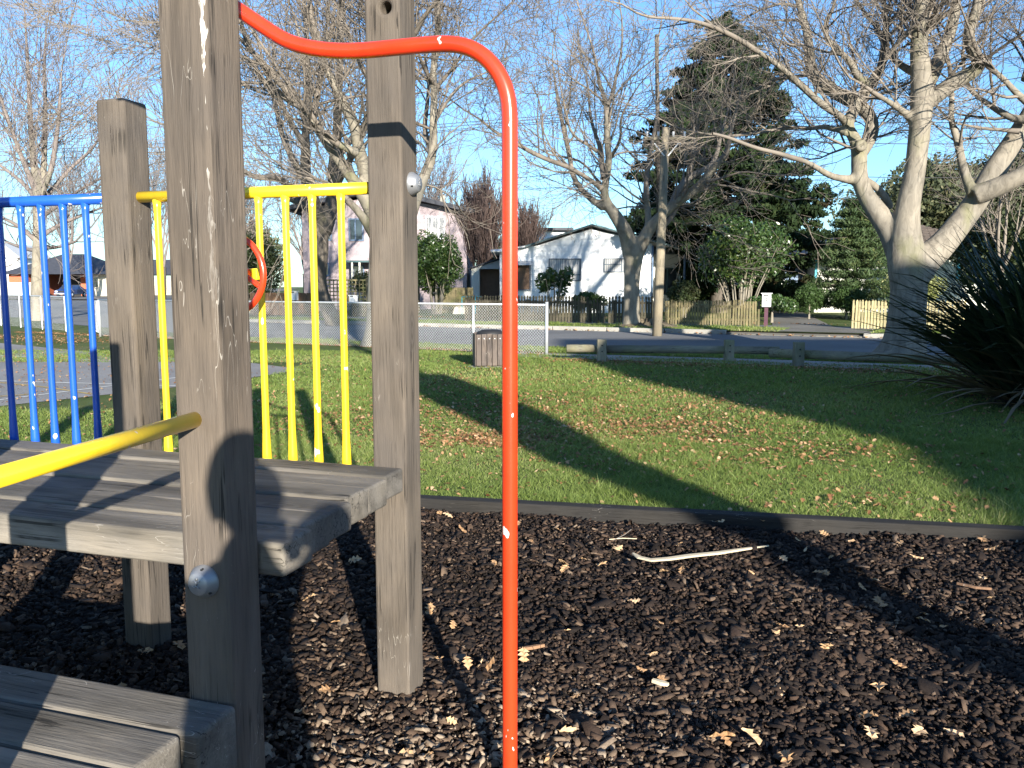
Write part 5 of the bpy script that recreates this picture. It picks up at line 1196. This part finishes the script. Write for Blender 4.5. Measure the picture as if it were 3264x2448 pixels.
def verge(n, rs):
    s_ = rs.uniform(-12, 22, n); o = rs.uniform(.2, 2.4, n); x = K0.x + kd.x * s_ + kn.x * o; y = K0.y + kd.y * s_ + kn.y * o; return x[(s_ < sdl) | (s_ > sdr)], y[(s_ < sdl) | (s_ > sdr)]
V, F, c = grass(26000, rs, verge, .03, .07, .014); V[:, 2] += .105; Vs.append(V); Fs.append(F + b0); Cs.append(c); b0 += len(V)
def verge2(n, rs):
    x = rs.uniform(-8, 9, n); y = 17.9 - .42 * x + rs.uniform(0, 1, n) * (1.3 - .08 * x); return x, y
V, F, c = grass(26000, rs, verge2, .025, .055, .010); Vs.append(V); Fs.append(F + b0); Cs.append(c)
o = raw('lawn_grass', np.concatenate(Vs), np.concatenate(Fs), MAT['blade'], col=np.concatenate(Cs)); tag(o, 'short green grass of the park lawn', 'grass', None, 'stuff')
# ---- leaf litter on the lawn
k = NT('litter_leaf', .8, .2); k.col(k.ramp(k.attr(), [(0, (0.15, 0.065, 0.03)), (.5, (0.26, 0.135, 0.065)), (.85, (0.38, 0.23, 0.12)), (1, (0.46, 0.33, 0.2))])); MAT['litter'] = k.m
lv, lf = leaf_mesh(3, 1.0); lv = np.array(lv); lf4 = np.array([f for f in lf if len(f) == 4])
keep = sorted(set(range(0, 12))); 
def litter(pos, z, rs, s0=.016, s1=.040):
    n = len(pos); s_ = rs.uniform(s0, s1, n); yaw = rs.uniform(0, 6.28, n); ti = rs.normal(0, .45, n); tj = rs.normal(0, .45, n)
    base = lv[:24][np.array([0,1,2, 3,4,5, 6,7,8, 9,10,11, 12,13,14, 15,16,17, 21,22,23])] * [1, 1.15, 1]
    fq = np.array([[3*i, 3*i+1, 3*i+4, 3*i+3] for i in range(6)] + [[3*i+1, 3*i+2, 3*i+5, 3*i+4] for i in range(6)])
    P = np.repeat(base[None], n, 0) * s_[:, None, None]
    P[..., 2] += P[..., 0] * np.sin(ti)[:, None] + P[..., 1] * np.sin(tj)[:, None]
    c, s = np.cos(yaw)[:, None], np.sin(yaw)[:, None]; X = P[..., 0] * c - P[..., 1] * s; Y = P[..., 0] * s + P[..., 1] * c
    V = np.stack([X + pos[:, 0, None], Y + pos[:, 1, None], P[..., 2] + z], -1).reshape(-1, 3)
    F = (np.arange(n)[:, None, None] * 21 + fq[None]).reshape(-1, 4); return V, F, np.repeat(rs.uniform(0, 1, n), 12)
rs = np.random.RandomState(77); pos = []
def blob(px_, py_, n, sx, sy):
    n = int(n * 1.8)
    c = g(px_ * 1.4756, py_ * 1.4756); pos.append(np.stack([rs.normal(c.x, sx, n), rs.normal(c.y, sy, n)], -1))
blob(1180, 905, 900, .9, .8); blob(1350, 940, 700, .7, .45); blob(1030, 950, 300, .35, .25); blob(1100, 955, 260, .3, .2); blob(1400, 870, 500, 1.0, .8); blob(1600, 920, 260, .8, .5); blob(1780, 980, 200, .6, .3)
blob(1450, 1005, 150, .6, .25); blob(1900, 1100, 60, .4, .2); blob(760, 900, 500, .9, .8); blob(950, 840, 400, 1.0, 1.0); blob(1250, 820, 350, 1.6, 1.2)
n = 5200; y = rs.uniform(5, 17, n); pos.append(np.stack([rs.uniform(-.7, .62, n) * y, y], -1))
# drift along the foot of the chain link fence and beside the path
t_ = rs.uniform(0, 1, 3600); q = np.array([cf0.x, cf0.y]) + t_[:, None] * L_ * np.array([cfd.x, cfd.y]) if False else None
t_ = rs.uniform(0, 17.5, 3800); off = -np.abs(rs.normal(0, .38, 3800)) + .06; nx, ny = (-cfd.y, cfd.x)
sgn = -1 if (nx * 0 + ny * -1) > 0 else 1
pos.append(np.stack([cf0.x + cfd.x * t_ + nx * off * sgn * -1, cf0.y + cfd.y * t_ + ny * off * sgn * -1], -1))
x = rs.uniform(.6, 8, 2600); pos.append(np.stack([x, 16.3 - .41 * x - np.abs(rs.normal(0, .45, 2600))], -1))
for a, b, n, sp in (((-60, 1072), (330, 1092), 1500, .55), ((0, 1120), (345, 1150), 240, .8)):
    A_, B_ = g(*a), g(*b); t_ = rs.uniform(0, 1, n)[:, None]; pos.append(np.array([A_.x, A_.y]) * (1 - t_) + np.array([B_.x, B_.y]) * t_ + rs.normal(0, sp, (n, 2)) * [1, 1])
pos = np.concatenate(pos); oo = (pos[:, 0] - BA.x) * bn.x + (pos[:, 1] - BA.y) * bn.y; pos = pos[oo > .13]
V, F, c = litter(pos, .082, rs); o = raw('leaf_litter', V, F, MAT['litter'], col=c); tag(o, 'fallen tan oak leaves strewn over the lawn and under the fence', 'leaf litter', None, 'stuff')
pos = np.stack([rs.uniform(0, 1, 500), rs.uniform(0, 1, 500)], -1)
s_ = -11 + pos[:, 0] * 30; oo = np.where(pos[:, 1] < .5, -.05 - rs.exponential(.12, 500), 4.9 + rs.exponential(.15, 500)); pos = np.stack([K0.x + kd.x * s_ + kn.x * oo, K0.y + kd.y * s_ + kn.y * oo], -1)
V, F, c = litter(pos, .09, rs, .05, .09); V[:, 2] += np.repeat(np.where(oo > 1, .10, 0), 21); o = raw('leaf_litter', V, F, MAT['litter'], col=c); tag(o, 'fallen leaves gathered in the far gutter and under the street fences', 'leaf litter', None, 'stuff')
# ---- flax bush
MAT['flax'] = foliage_mat('flax_leaf', (0.012, 0.022, 0.012), (0.03, 0.05, 0.022), (0.09, 0.11, 0.06), .42, .12, .5)
MAT['flaxdead'] = foliage_mat('dead_flax_leaf', (0.10, 0.075, 0.045), (0.22, 0.17, 0.11), None, .8, .1)
def flax(loc, seed, n, label, Lr=(1.4, 2.5)):
    r_ = empty('flax_bush', loc, 0, label, 'flax bush'); rs = np.random.RandomState(seed)
    for kind, cnt in (('crown', n), ('dead_leaves', int(n * .1))):
        V, F, c = [], [], []; b = 0
        for i in range(cnt):
            a = rs.uniform(0, 6.283); r0 = rs.uniform(0, .75); p = np.array([math.cos(a) * r0, math.sin(a) * r0, 0.0]); a += rs.normal(0, .35)
            L_ = rs.uniform(*Lr); el = rs.uniform(.55, 1.5) if kind == 'crown' else rs.uniform(.1, .6); wd = rs.uniform(.028, .052); seg = 7; dr = rs.uniform(.05, .34)
            P = [p]; e_ = el
            for k in range(seg): P.append(P[-1] + np.array([math.cos(a) * math.cos(e_), math.sin(a) * math.cos(e_), math.sin(e_)]) * L_ / seg); e_ -= dr * (k / seg) * 1.3; 
            if P[-1][2] < .02: 
                for q in P: q[2] = max(q[2], .03)
            sd = np.array([-math.sin(a), math.cos(a), 0]); v = rs.uniform(0, 1)
            for k, q in enumerate(P):
                w_ = wd * (1 - (k / seg) ** 2.2) + .001; V += [q - sd * w_ + [0, 0, w_ * .6], q, q + sd * w_ + [0, 0, w_ * .6]]
            for k in range(seg): F += [(b+k*3, b+k*3+1, b+k*3+4, b+k*3+3), (b+k*3+1, b+k*3+2, b+k*3+5, b+k*3+4)]; c += [v, v * .8]
            b += (seg + 1) * 3
        raw(kind, np.array(V), np.array(F), MAT['flax' if kind == 'crown' else 'flaxdead'], r_, col=c)
    return r_
flax((6.65, 9.9, .05), 5, 1300, 'big dark flax bush with long strap leaves at the right edge')
flax((8.2, 10.6, .05), 6, 800, 'second dark flax clump behind the big one, mostly outside the frame', (1.3, 2.5))
flax((7.5, 9.0, .05), 7, 800, 'third dark flax clump at the very right edge of the lawn', (1.2, 2.2))
tag(mound('earth_bed', (7.3, 9.9, .05), 2.7, 1.7, .06, MAT['barkbed'], None, 12, 40, 6), None, None, None, 'structure')
# ------------------------------------------------------------------ what stands behind the photographer and shades the scene
# unseen building behind to the right, outline shaped to cast the lawn's shade
MAT['shade_block'] = plain('shade_block_wall', (0.45, 0.42, 0.36), .8)
ch = empty('shade_building', (0, 0, 0), label='unseen flat topped building behind the camera to the right, shaped to cast the lawn shade', cat='building')
sl = [(6.9, -.1), (6.9, 4.45), (7.42, 4.76), (8.15, 5.18), (8.93, 5.62), (9.6, 6.02), (9.55, 6.3), (9.05, 6.6), (8.95, 7.25), (9.3, 8.05), (10.4, 9.3), (11.1, 9.85), (23, 9.85), (23, -.1)]
M().prism([(x, -12, z) for x, z in sl], (2.0, -6.84, 0)).build('wall', MAT['shade_block'], ch)
for x in (12.5, 15.5, 18.5):
    for z in (1.0, 5.4): window(ch, x, x + 1.6, z, z + 1.4, -11.90, 'white', None, (x + .8,))
bx('parapet', MAT['slate'], ch, 11.2, 23, -11.99, -11.92, 9.55, 9.84)
# photographer
def skin_fig():
    r_ = empty('person', (.05, 0, 0), 0, 'person in dark jacket and jeans holding a small camera at eye height behind the scene', 'person')
    J = dict(pel=(.0, -.42, .93), wai=(.0, -.42, 1.08), che=(.0, -.41, 1.27), nec=(.0, -.39, 1.44), hd1=(.0, -.37, 1.53),
             ls=(-.20, -.41, 1.36), le=(-.27, -.24, 1.15), lw=(-.125, -.075, 1.375), rs=(.19, -.41, 1.36), re=(.20, -.20, 1.53), rw=(.045, -.085, 1.425),
             lh=(-.10, -.42, .88), lk=(-.12, -.40, .50), la=(-.13, -.44, .10), lt=(-.14, -.28, .045), rh=(.10, -.42, .88), rk=(.13, -.38, .50), ra=(.15, -.42, .10), rt=(.17, -.26, .045))
    R = dict(pel=.145, wai=.13, che=.155, nec=.06, hd1=.058, ls=.085, le=.055, lw=.036, rs=.085, re=.055, rw=.036, lh=.10, lk=.066, la=.05, lt=.04, rh=.10, rk=.066, ra=.05, rt=.04)
    E = [('pel','wai'),('wai','che'),('che','nec'),('nec','hd1'),('che','ls'),('ls','le'),('le','lw'),('che','rs'),('rs','re'),('re','rw'),('pel','lh'),('lh','lk'),('lk','la'),('la','lt'),('pel','rh'),('rh','rk'),('rk','ra'),('ra','rt')]
    ks = list(J); me = bpy.data.meshes.new('body'); me.from_pydata([J[k] for k in ks], [(ks.index(a), ks.index(b)) for a, b in E], [])
    o = bpy.data.objects.new('body', me); C.objects.link(o); o.parent = r_
    m = o.modifiers.new('s', 'SKIN'); m.use_smooth_shade = True
    for i, k in enumerate(ks): sv = me.skin_vertices[0].data[i]; sv.radius = (R[k], R[k] * (.72 if k in ('pel','wai','che') else 1)); sv.use_root = (k == 'pel')
    o.modifiers.new('u', 'SUBSURF').levels = 2; bake(o)
    cloth = plain('dark_jacket', (.03, .035, .05), .9); jeans = plain('jeans', (.05, .07, .13), .9); skin = plain('skin', (.50, .31, .23), .55, var=.05); hair = plain('brown_hair', (.05, .03, .02), .7); shoe = plain('shoe', (.03, .03, .03), .6)
    for mm in (cloth, jeans, shoe): o.data.materials.append(mm)
    for p in o.data.polygons: z = p.center.z; p.material_index = 2 if z < .10 else (1 if z < .93 else 0); p.use_smooth = True
    # head with face
    bm = bmesh.new(); bmesh.ops.create_icosphere(bm, subdivisions=4, radius=1)
    for v in bm.verts:
        x, y, z = v.co; X, Y, Z = x * .076, y * .094, z * .116
        if z < 0: X *= 1 - .28 * (-z) ** 1.5; Y *= 1 - .18 * (-z)
        if y > 0.5:
            Y += .022 * math.exp(-((x / .16) ** 2 + ((z + .12) / .22) ** 2)); Y += .008 * math.exp(-((x / .3) ** 2 + ((z + .52) / .08) ** 2)); Y -= .010 * (math.exp(-(((abs(x) - .38) / .16) ** 2 + ((z - .06) / .12) ** 2)))
            Y += .010 * math.exp(-((x / .3) ** 2 + ((z + .85) / .14) ** 2))
        v.co = (X, Y, Z)
    me = bpy.data.meshes.new('head'); bm.to_mesh(me); bm.free(); h = link_mesh('head', me, skin, r_, True); h.location = (.0, -.35, 1.625); h.scale = (1.0, 1.0, 1.04); h.rotation_euler = (-.1, 0, 0)
    for s_ in (-1, 1):
        M().tube([(s_ * .029, .079, .008), (s_ * .029, .083, .008), (s_ * .029, .086, .008)], [.010, .009, .003], 12).build('eye', plain('eye', (.6, .6, .6), .2), h, True)
        M().tube([(s_ * .072, -.005, .0), (s_ * .084, -.012, .0)], [.028, .022], 12).build('ear', skin, h, True)
    bm = bmesh.new(); bmesh.ops.create_icosphere(bm, subdivisions=4, radius=1)
    for v in list(bm.verts): 
        if v.co.y > .45 and v.co.z < .45 or v.co.z < -.55: bm.verts.remove(v); continue
        v.co = (v.co.x * .087, v.co.y * .104, v.co.z * .126 + .002)
    me = bpy.data.meshes.new('hair'); bm.to_mesh(me); bm.free(); link_mesh('hair', me, hair, h, True)
    # hands: palm, four fingers and thumb curled round the camera
    for s_ in (-1, 1):
        me = bpy.data.meshes.new('hand'); v = [(s_ * .08, -.075, 1.372), (s_ * .072, -.04, 1.40)]; e = [(0, 1)]; rad = [.026, .030]
        for q in range(4):
            b = len(v); z = 1.435 - q * .019; v += [(s_ * .066, -.022, z - .004), (s_ * .063, -.006, z), (s_ * (.046 + .003 * q), -.003 - .001 * q, z)]; rad += [.0095, .0085, .0075]; e += [(1, b), (b, b + 1), (b + 1, b + 2)]
        b = len(v); v += [(s_ * .058, -.055, 1.395), (s_ * .038, -.055, 1.402)]; rad += [.011, .009]; e += [(1, b), (b, b + 1)]
        me.from_pydata(v, e, []); o = bpy.data.objects.new('hand', me); C.objects.link(o); o.parent = r_; o.location = (-.05, 0, 0); m = o.modifiers.new('s', 'SKIN')
        for i, r in enumerate(rad): me.skin_vertices[0].data[i].radius = (r, r); me.skin_vertices[0].data[i].use_root = (i == 0)
        o.modifiers.new('u', 'SUBSURF').levels = 2; bake(o); o.data.materials.append(skin); o.data.polygons.foreach_set('use_smooth', [True] * len(o.data.polygons))
    return r_
skin_fig()
cm = empty('compact_camera', (0, 0, 0), 0, 'small silver compact camera held up in both hands of the person', 'camera')
o = bx('body', MAT['steel'], cm, -.048, .048, -.034, -.012, 1.402, 1.462); bevel(o, .006)
M().tube([(0, -.013, CAM_H), (0, -.004, CAM_H)], .016, 20).build('lens', MAT['dark'], cm, True)
# bare oak whose trunk throws the long band of shade over bark and lawn
def back_tree():
    r_ = empty('bare_tree', (0, 0, 0), label='bare oak standing behind the camera to the right', cat='tree'); rs = np.random.RandomState(5)
    def backto(p, L_): p = Vector(p); h = Vector((SUNDIR.x, SUNDIR.y, 0)).normalized(); return p - h * L_ + Vector((0, 0, L_ * math.tan(SUN_EL)))
    P = []
    L0 = 7.0
    prof = [((3264, 2150), .15), ((2900, 1990), .15), ((2600, 1850), .16), ((2360, 1710), .17)]
    b = backto(g(3264, 2150, 0), L0)
    t = T()
    # trunk rises at one place: its height at each shadow point is that point's distance times the sun's slope
    h = Vector((SUNDIR.x, SUNDIR.y, 0)).normalized(); base = g(3264, 2150, 0) - h * L0
    pts, rad = [], []
    for (px_, r) in [((3264, 2150), .17), ((2930, 1993), .17), ((2620, 1835), .17), ((2400, 1690), .19), ((2180, 1610), .22), ((1990, 1535), .26), ((1800, 1455), .33), ((1650, 1365), .42), ((1480, 1280), .5), ((1335, 1215), .5)]:
        s_ = g(*px_, 0.0); Lh = (s_ - base).dot(h); side = (s_ - base) - h * Lh; pts.append(base + side + Vector((0, 0, Lh * math.tan(SUN_EL)))); rad.append(r)
    pts = [Vector((pts[0].x + .1, pts[0].y, -.2))] + pts; rad = [.26] + rad
    t.tube([tuple(p) for p in pts], rad, 12)
    top = np.array(pts[-1]); cr = T()
    for k in range(4):
        a = 6.28 * k / 4 + .3; q = rs.uniform(.1, .35); r0 = .17 if k % 2 else .12
        p_ = [top]; d = unit(np.array([math.cos(a) * q, math.sin(a) * q, 1.0])); rr = [r0]
        for s_ in range(6): d = unit(d + rs.normal(0, .16, 3)); p_.append(p_[-1] + d * 1.0); rr.append(r0 * (1 - .12 * (s_ + 1)))
        t.tube(p_, rr, 8)
        for s_ in range(4, 7):
            for c in range(1): grow(cr, rs, p_[s_], unit(d + rs.normal(0, .6, 3)), rr[s_] * .55, 2.2, 2, .05, .9, 4, .15, .006)
    t.build('trunk', MAT['bark_pale'], r_); cr.build('crown', MAT['twig'], r_)
back_tree()
